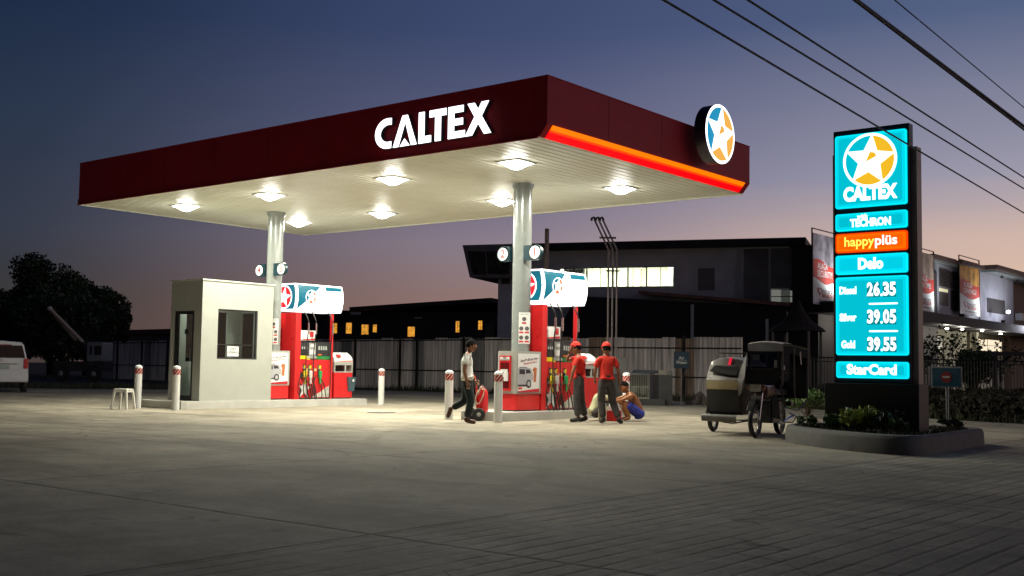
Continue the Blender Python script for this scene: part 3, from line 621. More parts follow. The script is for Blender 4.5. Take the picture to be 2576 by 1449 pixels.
for (y0_, y1_) in ((.38, .72), (1.10, 1.60)):
    rw = MB().box(bx0+.03, y0_, .95, bx0+.06, y1_, 2.2).build('rear_window_frame', M_dark, booth) if False else MB().box(bx0+.03, y0_, .95, bx0+.045, y1_, 2.2).build('rear_window', glass('tinted_glass', (.06, .055, .055), .1), booth)
MB().box(-.35, .5, bh-.24, .35, .56, bh-.20).build('ceiling_lamp', mat('booth_tube', (.9, .9, .9), .5, emit=(.92, 1, .88), es=3, na=0), booth)
ld = bpy.data.lights.new('ceiling_lamp_light', 'AREA'); ld.shape = 'RECTANGLE'; ld.size = .7; ld.size_y = .06; ld.energy = 14; ld.color = (.92, 1., .86)
lo = bpy.data.objects.new('ceiling_lamp_light', ld); COL.objects.link(lo); lo.parent = booth; lo.location = (0, .53, bh-.26)
ct = MB().box(bx0+T, T+.55, .75, bx1-T-.35, by1-T, .80).build('counter', mat('counter_dark2', (.03, .04, .035), .5), booth)

# ------------------------------------------------------------------ BOLLARDS
def bollard(x, y, label, first=None):
    if first is None:
        t = thing('bollard', label, 'bollard', (x, y, 0), 0, 'white bollards with red and white striped bands')
        p = MB(); p.lathe((0, 0, 0), [(.085, 0), (.085, .80)], 24); p.build('post', M_white, t)
        p = MB(); p.lathe((0, 0, .93), [(.0875, 0), (.0875, .03), (.075, .055), (.045, .072), (0, .08)], 24); p.build('cap', M_white, t)
        b = MB(); b.lathe((0, 0, .80), [(.0865, 0), (.0865, .13)], 24)
        bm_ = bpy.data.materials.new('striped_band'); bm_.use_nodes = True; tt = bm_.node_tree; bs = tt.nodes['Principled BSDF']
        tcc = tt.nodes.new('ShaderNodeTexCoord'); s = tt.nodes.new('ShaderNodeSeparateXYZ'); tt.links.new(tcc.outputs['Object'], s.inputs[0])
        def mm(op, a, b_=None):
            n = tt.nodes.new('ShaderNodeMath'); n.operation = op
            for i, v in enumerate((a, b_)):
                if v is None: continue
                if isinstance(v, (int, float)): n.inputs[i].default_value = v
                else: tt.links.new(v, n.inputs[i])
            return n.outputs[0]
        ang = mm('ARCTAN2', s.outputs['Y'], s.outputs['X'])
        vv = mm('FRACT', mm('SUBTRACT', mm('MULTIPLY', ang, 7/(2*math.pi)), mm('MULTIPLY', s.outputs['Z'], 11.)))
        st = mm('LESS_THAN', vv, .27); mx = tt.nodes.new('ShaderNodeMix'); mx.data_type = 'RGBA'; tt.links.new(st, mx.inputs[0])
        mx.inputs[6].default_value = (.27, .012, .014, 1); mx.inputs[7].default_value = (.62, .5, .42, 1); tt.links.new(mx.outputs[2], bs.inputs['Base Color']); bs.inputs['Roughness'].default_value = .35
        b.build('striped_band', bm_, t); return t
    t = copy_tree(first); t.location = (x, y, 0); t['label'] = label; return t
B0 = bollard(2.694, .142, 'bollard standing between the plastic stool and the booth door')
bollard(4.067, .231, 'bollard directly in front of the cashier booth corner', B0)
bollard(3.526, 7.27, 'bollard standing alone past the end of the left island', B0)
bollard(10.515, 2.294, 'bollard just left of the walking man in the white shirt', B0)
bollard(11.96, 2.127, 'bollard in front of the fire extinguisher cabinet', B0)
bollard(11.55, 7.36, 'bollard behind the squatting shirtless man', B0)

# ------------------------------------------------------------------ STOOL
t = thing('plastic_stool', 'white plastic stool standing alone left of the bollards', 'stool', (3.0, -.42, 0), .5)
M_pl = mat('stool_plastic', (.72, .70, .64), .45, na=.06)
b = MB().rbox(-.16, -.16, .43, .16, .16, .465, .014)
b.build('seat', M_pl, t)
b = MB()
for (x0, y0, x1, y1) in ((-.15, -.15, .15, -.13), (-.15, .13, .15, .15), (-.15, -.13, -.13, .13), (.13, -.13, .15, .13)): b.box(x0, y0, .385, x1, y1, .43)
b.build('apron', M_pl, t)
for sx in (-1, 1):
    for sy in (-1, 1):
        MB().hexa([(sx*.19-.018, sy*.19-.018, 0), (sx*.19+.018, sy*.19-.018, 0), (sx*.19+.018, sy*.19+.018, 0), (sx*.19-.018, sy*.19+.018, 0),
                   (sx*.14-.022, sy*.14-.022, .43), (sx*.14+.022, sy*.14-.022, .43), (sx*.14+.022, sy*.14+.022, .43), (sx*.14-.022, sy*.14+.022, .43)]).build('leg', M_pl, t)
# drain cover on the slab
tag(MB().lathe((7.4, 3.46, 0), [(.33, 0), (.33, .006), (.0, .007)], 24).build('drain_cover', mat('drain_iron', (.06, .055, .05), .6)), 'round dark drain cover set in the bright concrete between the islands', 'drain cover')

#PART2
# ------------------------------------------------------------------ PLANTER AND PRICE TOWER
def smooth_poly(P, n=5):
    k = len(P); out = []
    for i in range(k):
        a, b, c, d = [Vector((*P[(i+j) % k], 0)) for j in (-1, 0, 1, 2)]
        for q in range(n):
            t = q/n; v = .5*((2*b)+(c-a)*t+(2*a-5*b+4*c-d)*t*t+(-a+3*b-3*c+d)*t**3); out.append((v.x, v.y))
    return out
outer = smooth_poly([(18.22, 1.75), (18.38, 1.32), (18.85, .82), (19.4, .36), (20.1, -.02), (20.62, -.16), (20.86, .02), (20.9, .6), (20.88, 1.6), (20.86, 2.6), (20.8, 3.1), (20.45, 3.35), (19.6, 3.3), (18.7, 3.0), (18.3, 2.4)])
M_kerb = mat('planter_kerb', (.11, .11, .105), .8, ns=5, na=.25, bump=.3)
cxp, cyp = 19.8, 1.6
def off(p, k):
    d = Vector((cxp-p[0], cyp-p[1])); l = d.length; return (p[0]+d.x/l*k, p[1]+d.y/l*k)
rings = [[(*p, 0) for p in outer], [(*off(p, .01), .19) for p in outer], [(*off(p, .035), .245) for p in outer], [(*off(p, .09), .262) for p in outer], [(*off(p, .16), .25) for p in outer], [(*off(p, .185), .2) for p in outer]]
b = MB(); n = len(outer); vs = [q for r in rings for q in r]
b.add(vs, [(i*n+k, i*n+(k+1) % n, (i+1)*n+(k+1) % n, (i+1)*n+k) for i in range(len(rings)-1) for k in range(n)], True)
pl = b.build('planter_island', M_kerb)
tag(pl, 'raised dark concrete planter with rounded kerb under the tall price sign', 'planter')
so_ = [(*off(p, .17), .215+.02*math.sin(7*p[0]+5*p[1])) for p in outer]
b = MB(); b.add(so_+[(cxp, cyp, .26)], [(k, (k+1) % n, n) for k in range(n)]); b.build('soil', mat('soil', (.045, .032, .018), .95, ns=9, na=.5, bump=.6), pl)

tower = thing('price_sign_tower', 'tall lit turquoise price sign tower standing in the planter', 'sign', (19.735, 1.35, .22))
M_navy = mat('tower_navy', (.015, .018, .028), .4, na=.2); M_tsoffit = mat('tower_side', (.34, .27, .22), .45, na=.15); M_pl2 = mat('tower_plinth', (.03, .03, .032), .55, ns=3, na=.25)
MB().rbox(-.72, -.06, 0, .70, .36, .70, .012).build('plinth', M_pl2, tower)
MB().box(-.62, .06, .70, .66, .26, 4.18).build('rear_casing', M_tsoffit, tower)
cas = MB().rbox(-.585, 0, .71, .575, .17, 4.53, .012).build('sign_box', M_navy, tower)
E_cy = mat('panel_cyan', (0, .4, .45), .3, emit=(.0, .52, .64), es=1., na=0)
E_cyr = mat('edge_glow_cyan', (0, .5, .6), .3, emit=(.0, .86, 1.), es=1., na=0)
E_cyl = mat('panel_light_cyan', (0, .4, .6), .3, emit=(.0, .62, .78), es=1., na=0)
E_ora = mat('panel_orange', (.6, .1, 0), .3, emit=(.95, .12, .0), es=1., na=0)
E_orr = mat('edge_glow_red', (.6, .05, 0), .3, emit=(1., .06, .0), es=1., na=0)
E_txt = mat('panel_text', (.8, .8, .8), .4, emit=(1, 1, 1), es=1.6, na=0)
E_yel = mat('panel_text_yellow', (.8, .7, .1), .4, emit=(1, .85, .1), es=1.4, na=0)
E_cym = mat('mid_glow_cyan', (0, .5, .55), .3, emit=(.0, .68, .82), es=1., na=0); E_cyrl = mat('mid_glow_light', (0, .5, .6), .3, emit=(.0, .76, .95), es=1., na=0); E_orm = mat('mid_glow_orange', (.6, .1, 0), .3, emit=(1., .16, .0), es=1., na=0)  # in-between emission colours painting the fade of the edge glow
def panel(z0, z1, face, rim):  # rim and middle sheets paint the bright edge glow as stepped emission colours
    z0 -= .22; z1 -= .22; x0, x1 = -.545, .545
    MB().flat((0, -.001, 0), XP, ZP, rrect(x0, z0, x1, z1, .035), .028).build('panel_edge_glow', rim, tower)
    mid_glow = {E_cy: E_cym, E_cyl: E_cyrl, E_ora: E_orm}[face]
    MB().flat((0, -.0293, 0), XP, ZP, rrect(x0+.022, z0+.022, x1-.022, z1-.022, .03), .006).build('panel_mid_glow', mid_glow, tower)
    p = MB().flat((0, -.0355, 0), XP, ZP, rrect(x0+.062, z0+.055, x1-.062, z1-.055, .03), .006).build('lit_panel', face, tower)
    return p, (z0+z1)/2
TY = -.0425
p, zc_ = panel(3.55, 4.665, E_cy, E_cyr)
emblem(p, (0, TY, 4.245-.22), XP, ZP, .41, E_txt, E_cy, E_amber)
text('lettering', 'CALTEX', .28, E_txt, p, (0, TY, 3.745-.22), XP, ZP, .055, width=.82)
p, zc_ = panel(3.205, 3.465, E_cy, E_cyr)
text('lettering', 'with', .09, E_txt, p, (-.12, TY, zc_+.075), XP, ZP, .02)
text('lettering', 'TECHRON', .16, E_txt, p, (0, TY, zc_-.025), XP, ZP, .045, width=.62)
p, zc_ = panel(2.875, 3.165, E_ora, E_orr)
text('lettering', 'happy', .20, E_yel, p, (-.17, TY, zc_+.01), XP, ZP, .015, width=.46)
text('lettering', 'plüs', .20, E_txt, p, (.235, TY, zc_+.01), XP, ZP, .02, width=.33)
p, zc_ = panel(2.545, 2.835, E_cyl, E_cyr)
text('lettering', 'Delo', .22, E_txt, p, (0, TY, zc_), XP, ZP, .05, width=.38)
p, zc_ = panel(1.335, 2.505, E_cy, E_cyr)
for k, (nm, val) in enumerate((('Diesel', '26.35'), ('Silver', '39.05'), ('Gold', '39.55'))):
    zz = (2.30-.405*k)-.22
    text('fuel_name', nm, .15, E_txt, p, (-.35, TY, zz), XP, ZP, .045, width=.26 if k < 2 else .21)
    for q, x in enumerate((-.07, .03, .17, .27)):
        pl_ = MB().flat((0, TY, zz), XP, ZP, [(x-.047+.06, -.108), (x+.047+.06, -.108), (x+.047+.06, .108), (x-.047+.06, .108)], .004).build('digit_tile', mat('digit_tile', (0, .18, .2), .4, emit=(0, .20, .24), es=1., na=0), p)
        text('digit', val[q if q < 2 else q+1], .262, E_txt, p, (x+.06, TY-.005, zz), XP, ZP, .04, width=.09)
    MB().flat((0, TY, zz), XP, ZP, ngon(.16, -.075, .018, 10), .004).build('decimal_point', E_txt, p)
    if k < 2: MB().flat((0, TY, zz-.205), XP, ZP, rrect(-.03, -.012, .40, .012, .01), .004).build('divider_bar', E_txt, p)
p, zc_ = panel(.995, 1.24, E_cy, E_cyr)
text('lettering', 'StarCard', .20, E_txt, p, (0, TY, zc_), XP, ZP, .04, width=.75)

# plants in the planter
LEAF = [mat('leaf_green', (.07, .13, .03), .5, ns=12, na=.4), mat('leaf_yellow_green', (.26, .30, .04), .5, ns=12, na=.4), mat('leaf_dark', (.02, .045, .012), .55, ns=12, na=.4)]
def shrub(x, y, z, r, h, label, lm, n, ls, name='shrub', cat='shrub', group=None, seed=1):
    t = thing(name, label, cat, (x, y, z), 0, group); rg = random.Random(seed); st = MB(); lf = MB()
    for k in range(max(4, n//28)):
        a = rg.uniform(0, 6.28); rr = rg.uniform(.2, 1)*r; hh = h*rg.uniform(.6, 1)
        tip = (rr*math.cos(a), rr*math.sin(a), hh); st.tube([(0, 0, 0), (tip[0]*.4, tip[1]*.4, hh*.55), tip], [.012, .008, .004], 5)
        lf.leaves(tip, (r*.38, r*.38, h*.22), n//max(4, n//28), ls, seed*50+k, .0)
    st.build('stem', mat('stem_brown', (.08, .05, .03), .8), t); lf.build('foliage', LEAF[lm], t); return t
gp = 'small shrubs planted around the foot of the price sign'
shrub(18.75, 1.25, .22, .13, .17, 'small lone bushy shrub at the left tip of the planter', 0, 240, .035, group=gp, seed=3)
shrub(19.35, .95, .22, .17, .20, 'dark green leaning shrub left of the yellowish one in the planter', 0, 420, .05, group=gp, seed=4)
shrub(19.75, .80, .22, .24, .31, 'yellow green leafy shrub at the middle of the planter, tallest there', 1, 620, .055, group=gp, seed=5)
shrub(20.12, .85, .22, .20, .27, 'dark shrub just right of the yellowish one in the planter', 2, 420, .055, group=gp, seed=6)
shrub(20.38, .58, .22, .12, .18, 'small round shrub near the right front corner of the planter', 0, 260, .04, group=gp, seed=7)
shrub(20.55, 2.35, .22, .22, .18, 'low sparse plant between the price tower and the sign pole', 2, 200, .04, group=gp, seed=8)
g = MB(); rgp = np.random.default_rng(5)
for _ in range(2600):
    a = rgp.uniform(0, 6.28); k = rgp.random()**.5; p = outer[int(a/6.2832*n) % n]; x = cxp+(p[0]-cxp)*k*.86; y = cyp+(p[1]-cyp)*k*.86
    h = rgp.uniform(.03, .09); a = rgp.uniform(0, 6.28); w = .012; g.add([(x-w*math.cos(a), y-w*math.sin(a), .2), (x+w*math.cos(a), y+w*math.sin(a), .2), (x+rgp.normal(0, .04), y+rgp.normal(0, .04), .22+h)], [(0, 1, 2)])
tag(g.build('planter_grass', M_grass), None, None, kind='stuff')

# no entry sign
t = thing('no_entry_sign', 'blue rectangular no entry sign on a grey pole right of the tower', 'sign', (20.28, 3.0, .21), 0)
MB().tube([(0, .03, 0), (0, .03, .72)], .022, 10).build('pole', mat('pole_grey', (.25, .27, .28), .4, .6), t)
q = MB().rbox(-.235, 0, .66, .235, .02, .98, .006).build('frame', mat('sign_frame', (.4, .45, .45), .4), t)
MB().box(-.215, -.004, .68, .215, -.001, .96).build('blue_face', mat('sign_blue', (.02, .13, .20), .25, ns=4, na=.3, coat=.4), t)
MB().flat((0, -.005, .82), XP, ZP, ngon(0, 0, .085, 28), .003).build('red_disc', mat('sign_red', (.40, .04, .04), .5), t)
MB().flat((0, -.009, .82), XP, ZP, [(-.055, -.016), (.055, -.016), (.055, .016), (-.055, .016)], .003).build('white_bar', M_board, t)

# ------------------------------------------------------------------ PEOPLE
def skin_arrays(nodes, edges, root, sub=2):
    names = list(nodes); idx = {k: i for i, k in enumerate(names)}
    me = bpy.data.meshes.new('s'); me.from_pydata([nodes[k][:3] for k in names], [(idx[a], idx[b]) for a, b in edges], [])
    ob = bpy.data.objects.new('s', me); COL.objects.link(ob); md = ob.modifiers.new('Skin', 'SKIN'); md.use_smooth_shade = True
    sl = me.skin_vertices[0].data
    for k in names:
        r = nodes[k][3]; sl[idx[k]].radius = (r, r) if not isinstance(r, tuple) else r; sl[idx[k]].use_root = (k == root)
    ss = ob.modifiers.new('Sub', 'SUBSURF'); ss.levels = sub; ss.render_levels = sub
    dg = bpy.context.evaluated_depsgraph_get(); dg.update(); e = bpy.data.meshes.new_from_object(ob.evaluated_get(dg))
    vs = [v.co[:] for v in e.vertices]; fs = [tuple(p.vertices) for p in e.polygons]
    bpy.data.objects.remove(ob); bpy.data.meshes.remove(me); bpy.data.meshes.remove(e); return vs, fs
def V(*a): return Vector(a)
SKIN = mat('skin_brown', (.26, .115, .06), .5, ns=20, na=.12); HAIR = mat('hair_black', (.008, .007, .007), .95, ns=60, na=.3, spec=.1)
def head_mesh(b, c, yaw, pitch=0., r=.096):
    R = Matrix.Rotation(yaw, 3, 'Z') @ Matrix.Rotation(pitch, 3, 'Y'); bm = bmesh.new(); bmesh.ops.create_uvsphere(bm, u_segments=20, v_segments=16, radius=1)
    for v in bm.verts:
        x, y, z = v.co; s = 1-.22*max(0, -z)**1.3
        X = x*(1.02 if x > 0 else 1.08)*r; Y = y*.80*r*s; Z = z*1.22*r
        if x > 0 and z < 0: X *= 1-.10*(-z)
        if x > .75 and abs(y) < .3 and -.35 < z < .15: X += .018*(1-abs(y)/.3)          # nose
        if x > .7 and abs(y) < .35 and -.62 < z < -.45: X += .006                       # lips
        if x > .6 and .2 < abs(y) < .55 and .05 < z < .3: X -= .007                     # eye hollows
        if x > .4 and abs(y) < .4 and z < -.8: X += .012                                # chin
        v.co = R @ Vector((X, Y, Z)) + c
    b.bm(bm)
    for s in (-1, 1): b.ell(c+R @ Vector((-.005, s*.078*r/.096, -.005)), (.02, .010, .032), 8, 6)
    return R
def hair(parent, c, R, r=.096, low=-.35, m_=None, name='hair', k=1.07):
    bm = bmesh.new(); bmesh.ops.create_uvsphere(bm, u_segments=20, v_segments=16, radius=1); rg = random.Random(2)
    dl = [v for v in bm.verts if (v.co.z < (.38 if v.co.x > .35 else (low if v.co.x < .0 else low*.3+.1)))]
    bmesh.ops.delete(bm, geom=dl, context='VERTS')
    for v in bm.verts:
        x, y, z = v.co; f = k*(1+rg.uniform(-.02, .03)); v.co = R @ Vector((x*1.08*r*f, y*.84*r*f, z*1.25*r*f+.004)) + c
    return MB().bm(bm).build(name, m_ or HAIR, parent)
def hand(b, wrist, d, side_v, curl=.5, sc=1.):
    """palm plus four bent fingers and a thumb; d = hand direction, side_v = thumb side"""
    d = d.normalized(); s = (side_v-d*side_v.dot(d)).normalized(); nn = d.cross(s); pc = wrist+d*.045*sc
    nodes = {'w': (*wrist, .022*sc), 'p': (*pc, (.030*sc, .017*sc)), 'q': (*(wrist+d*.085*sc), (.028*sc, .014*sc))}
    vs, fs = skin_arrays(nodes, [('w', 'p'), ('p', 'q')], 'p', 1); b.add(vs, fs, True)
    for i, (o, L) in enumerate(((.027, .068), (.009, .076), (-.009, .071), (-.026, .055))):
        p0 = wrist+d*.075*sc+s*o*sc; dd = d.copy(); pts = [p0]
        for k in range(3):
            dd = (dd*math.cos(curl*.55)+nn*math.sin(curl*.55)).normalized(); pts.append(pts[-1]+dd*L*sc/3*(1.15-.15*k))
        b.tube(pts, [.0095*sc, .009*sc, .008*sc, .006*sc], 6)
    p0 = wrist+d*.03*sc+s*.024*sc; t1 = (d*.6+s*.75+nn*.2).normalized(); t2 = (d*.9+s*.25+nn*.35).normalized()
    b.tube([p0, p0+t1*.03*sc, p0+t1*.03*sc+t2*.03*sc], [.012*sc, .011*sc, .008*sc], 6)
def person(label, loc, rz, J, skin=SKIN, shirt=None, trousers=None, sleeve=.75, cap=None, hairm=HAIR, shoes=None, hy=(0, 0), bare=False, shorts=False, hem=True, low=-.35):
    t = thing('person', label, 'person', loc, rz)
    J = {k: Vector(v) for k, v in J.items()}; b = MB(); mid = lambda a, c, f=.5: J[a].lerp(J[c], f)
    N_ = {}; E_ = []
    def nd(k, p, r):
        if shirt and k in ('bel', 'che', 'nec0'): r *= .70
        if (shirt or trousers) and k == 'pel': r *= .72
        if trousers and k[:2] in ('hi', 'th'): r *= .84
        if trousers and not shorts and k[:2] in ('kn', 'ca'): r *= .85
        N_[k] = (*p, r)
    nd('pel', J['pelvis'], .115); nd('bel', mid('pelvis', 'chest', .45), .108); nd('che', J['chest'], .125); nd('nec0', mid('chest', 'neck', .75), .062); nd('nec', J['neck'], .048); nd('skl', mid('neck', 'head', .55), .046)
    E_ += [('pel', 'bel'), ('bel', 'che'), ('che', 'nec0'), ('nec0', 'nec'), ('nec', 'skl')]
    for s in 'LR':
        nd('sh'+s, J['sh'+s], .054); nd('ua'+s, mid('sh'+s, 'el'+s), .044); nd('el'+s, J['el'+s], .036); nd('fa'+s, mid('el'+s, 'wr'+s, .35), .036); nd('wr'+s, J['wr'+s], .024)
        E_ += [('nec0', 'sh'+s), ('sh'+s, 'ua'+s), ('ua'+s, 'el'+s), ('el'+s, 'fa'+s), ('fa'+s, 'wr'+s)]
        nd('hi'+s, J['hi'+s], .088); nd('th'+s, mid('hi'+s, 'kn'+s, .5), .075); nd('kn'+s, J['kn'+s], .054); nd('ca'+s, mid('kn'+s, 'an'+s, .35), .052); nd('an'+s, J['an'+s], .034); nd('to'+s, J['to'+s], .030)
        E_ += [('pel', 'hi'+s), ('hi'+s, 'th'+s), ('th'+s, 'kn'+s), ('kn'+s, 'ca'+s), ('ca'+s, 'an'+s), ('an'+s, 'to'+s)]
    vs, fs = skin_arrays(N_, E_, 'pel'); b.add(vs, fs, True)
    for s in 'LR':
        d = J['wr'+s]-J['el'+s]; hand(b, J['wr'+s], J.get('hd'+s, d), J.get('ts'+s, V(1, 0, 0.01)), .7)
    R = head_mesh(b, J['head'], *hy); b.build('body', skin, t)
    if hairm: hair(t, J['head'], R, low=low)
    if cap:
        c = hair(t, J['head']+V(0, 0, .012), R, low=.22, m_=cap, name='cap', k=1.17)
        br = MB(); pts = [R @ Vector((.06+.105*math.cos(a), .078*math.sin(a), .040-.03*math.cos(a))) + J['head'] for a in np.linspace(-1.5, 1.5, 9)]
        ins = [R @ Vector((.07*math.cos(a), .074*math.sin(a), .045)) + J['head'] for a in np.linspace(-1.2, 1.2, 9)]
        br.add([p[:] for p in pts+ins]+[(p+V(0, 0, .008))[:] for p in pts+ins], [(i, i+1, 10+i, 9+i) for i in range(8)]+[(27+i, 28+i, 19+i, 18+i) for i in range(8)]+[(i+18, i+19, i+1, i) for i in range(8)], True)
        br.build('cap_brim', cap, c)
    if shirt:
        S_ = {}; A = []
        S_['a0'] = (*(J['pelvis']+(J['chest']-J['pelvis'])*(-.22 if hem else -.02)), (.148, .128)); A.append(('a0', 'a')); S_['a'] = (*(J['pelvis']+(J['chest']-J['pelvis'])*.15), (.148, .126)); S_['b'] = (*mid('pelvis', 'chest', .5), (.145, .120)); S_['c'] = (*J['chest'], (.158, .130)); S_['n'] = (*mid('chest', 'neck', .72), (.085, .075))
        A += [('a', 'b'), ('b', 'c'), ('c', 'n')]
        for s in 'LR':
            S_['s'+s] = (*(J['sh'+s]+V(0, 0, -.015)), .060); S_['m'+s] = (*mid('sh'+s, 'el'+s, sleeve*.55), .060); S_['e'+s] = (*mid('sh'+s, 'el'+s, sleeve), .061)
            A += [('n', 's'+s), ('s'+s, 'm'+s), ('m'+s, 'e'+s)]
        vs, fs = skin_arrays(S_, A, 'b'); so2 = MB().add(vs, fs, True).build('shirt', shirt, t)
        cu = MB()
        for s in 'LR':
            a = mid('sh'+s, 'el'+s, sleeve+.14); a2 = mid('sh'+s, 'el'+s, sleeve+.2); cu.tube([a, a2], .062, 12)
        # collar ring
        MB().tube([J['neck']+V(0, 0, -.035), J['neck']+V(0, 0, .005)], [.062, .056], 14).build('collar', shirt, so2)
    if trousers:
        S_ = {'p': (*(J['pelvis']+(J['chest']-J['pelvis'])*(.36 if not hem else .1)), (.150, .130))}; A = []
        S_['q'] = (*J['pelvis'], (.145, .128)); A.append(('p', 'q'))
        for s in 'LR':
            S_['h'+s] = (*J['hi'+s], .104); S_['t'+s] = (*mid('hi'+s, 'kn'+s, .5), .098); S_['k'+s] = (*J['kn'+s], .080 if not shorts else .092)
            A += [('q', 'h'+s), ('h'+s, 't'+s), ('t'+s, 'k'+s)]
            if not shorts:
                S_['c'+s] = (*mid('kn'+s, 'an'+s, .45), .076); S_['n'+s] = (*mid('kn'+s, 'an'+s, .90), .070); A += [('k'+s, 'c'+s), ('c'+s, 'n'+s)]
            else: S_['k'+s] = (*mid('hi'+s, 'kn'+s, .82), .098)
        vs, fs = skin_arrays(S_, A, 'q'); MB().add(vs, fs, True).build('shorts' if shorts else 'trousers', trousers, t)
    if shirt and not hem:
        c0 = J['pelvis']+(J['chest']-J['pelvis'])*.30; MB().lathe(c0, [(.118, -.018), (.122, -.016), (.122, .016), (.118, .018)], 20).build('belt', S_black, t)
    if shoes:
        for s in 'LR':
            a, o = J['an'+s], J['to'+s]; d = (o-a); dn = d.normalized(); up = V(0, 0, 1)
            vs, fs = skin_arrays({'h': (*(a-dn*.035-up*.02), .046), 'm': (*(a.lerp(o, .45)-up*.012), .046), 't': (*o, .040), 'x': (*(o+dn*.03), .026), 'l': (*(a+up*.05), .044)}, [('h', 'm'), ('m', 't'), ('t', 'x'), ('h', 'l')], 'm')
            MB().add(vs, fs, True).build('shoe', shoes, t)
    return t
C_white = mat('cloth_white', (.80, .80, .75), .85, ns=9, na=.18, bump=1.); C_red = mat('cloth_red', (.66, .025, .012), .8, ns=9, na=.22, bump=1.)
C_char = mat('cloth_charcoal', (.06, .055, .054), .85, ns=9, na=.3, bump=1.); C_navy = mat('cloth_dark_green', (.012, .022, .024), .85, ns=9, na=.35, bump=1.)
C_blue = mat('cloth_blue_pattern', (.03, .04, .30), .8, ns=26, na=.9); C_cream = mat('cloth_cream', (.50, .48, .30), .85, ns=9, na=.16, bump=1.)
S_brown = mat('shoe_brown', (.10, .04, .02), .5); S_black = mat('shoe_black', (.02, .018, .016), .5)
VA = .6754  # bearing of the picture's right-hand side
person('person in a white shirt and dark trousers striding past a red tank', (11.84, 1.36, 0), VA,
    dict(pelvis=(-.02, 0, .84), chest=(-.035, 0, 1.14), neck=(.0, 0, 1.355), head=(.045, 0, 1.475), shL=(-.03, .165, 1.29), shR=(-.03, -.165, 1.29), elL=(.0, .23, 1.03), wrL=(.12, .20, .83), elR=(-.07, -.23, 1.02), wrR=(-.02, -.20, .79),
         hiL=(-.02, .085, .80), hiR=(-.02, -.085, .80), knR=(.06, -.09, .44), anR=(-.01, -.09, .075), toR=(.135, -.09, .035), knL=(-.06, .09, .42), anL=(-.34, .09, .26), toL=(-.38, .09, .12)),
    shirt=C_white, trousers=C_navy, shoes=S_brown, sleeve=.72)
person('person in red cap and red shirt, one forearm raised to his face', (12.80, 3.66, 0), VA+math.pi-.12,
    dict(pelvis=(.0, 0, .87), chest=(.0, 0, 1.16), neck=(.02, 0, 1.365), head=(.065, 0, 1.475), shL=(.01, .165, 1.30), shR=(.0, -.165, 1.30), elL=(.10, .23, 1.03), wrL=(.16, .19, .79), elR=(.27, -.13, 1.245), wrR=(.20, -.02, 1.36), hdR=(-.35, .3, .6),
         hiL=(0, .085, .83), hiR=(-.0, -.085, .83), knL=(.03, .10, .45), anL=(.0, .11, .08), toL=(.14, .12, .04), knR=(-.05, -.12, .45), anR=(-.13, -.14, .08), toR=(.0, -.15, .04)),
    shirt=C_red, hem=False, trousers=C_char, shoes=S_black, cap=C_red, hy=(0, .05), sleeve=.7)
person('person in red shirt and charcoal trousers seen from behind, stepping away from the pump', (13.50, 3.62, 0), VA+math.pi/2+.25,
    dict(pelvis=(.0, 0, .85), chest=(.01, 0, 1.14), neck=(.02, 0, 1.35), head=(.03, 0, 1.465), shL=(.0, .175, 1.28), shR=(.0, -.175, 1.28), elL=(.04, .23, 1.02), wrL=(.18, .18, .86), elR=(-.03, -.24, 1.02), wrR=(.02, -.29, .76),
         hiL=(0, .09, .81), hiR=(-.0, -.09, .81), knL=(.08, .08, .44), anL=(.03, .05, .08), toL=(.16, .05, .04), knR=(.03, -.14, .44), anR=(-.08, -.24, .08), toR=(.01, -.32, .04)),
    shirt=C_red, hem=False, trousers=C_char, shoes=S_black, cap=C_red, sleeve=.7, hy=(0.1, 0))
person('person squatting shirtless in blue shorts, arms folded on his knees', (13.22, 4.98, 0), VA+math.pi+.12,
    dict(pelvis=(-.20, 0, .13), chest=(-.06, 0, .42), neck=(.09, 0, .60), head=(.16, 0, .70), shL=(.04, .16, .53), shR=(.04, -.16, .53), elL=(.25, .15, .44), wrL=(.36, .0, .40), elR=(.26, -.13, .46), wrR=(.35, .08, .44), hdL=(.3, -.8, -.1), hdR=(.3, .8, 0),
         hiL=(-.17, .09, .14), hiR=(-.17, -.09, .14), knL=(.20, .12, .42), knR=(.22, -.12, .43), anL=(.06, .11, .07), anR=(.07, -.11, .07), toL=(.20, .12, .035), toR=(.21, -.12, .035)),
    trousers=C_blue, shorts=True, low=.05, hy=(0, .1), skin=mat('skin_tan', (.34, .13, .05), .42, ns=20, na=.12))
person('person squatting in a cream shirt, mostly hidden behind the attendant seen from behind', (12.62, 4.72, 0), VA+.15,
    dict(pelvis=(-.16, 0, .15), chest=(-.06, 0, .42), neck=(.04, 0, .60), head=(.07, 0, .70), shL=(.0, .16, .53), shR=(.0, -.16, .53), elL=(.20, .17, .40), wrL=(.36, .08, .38), elR=(.20, -.17, .40), wrR=(.36, -.05, .36),
         hiL=(-.14, .09, .15), hiR=(-.14, -.09, .15), knL=(.20, .12, .40), knR=(.20, -.12, .40), anL=(.06, .11, .07), anR=(.07, -.11, .07), toL=(.20, .12, .035), toR=(.21, -.12, .035)),
    shirt=C_cream, trousers=C_char, shoes=S_black, low=-.3, hy=(0, .35), sleeve=.7)
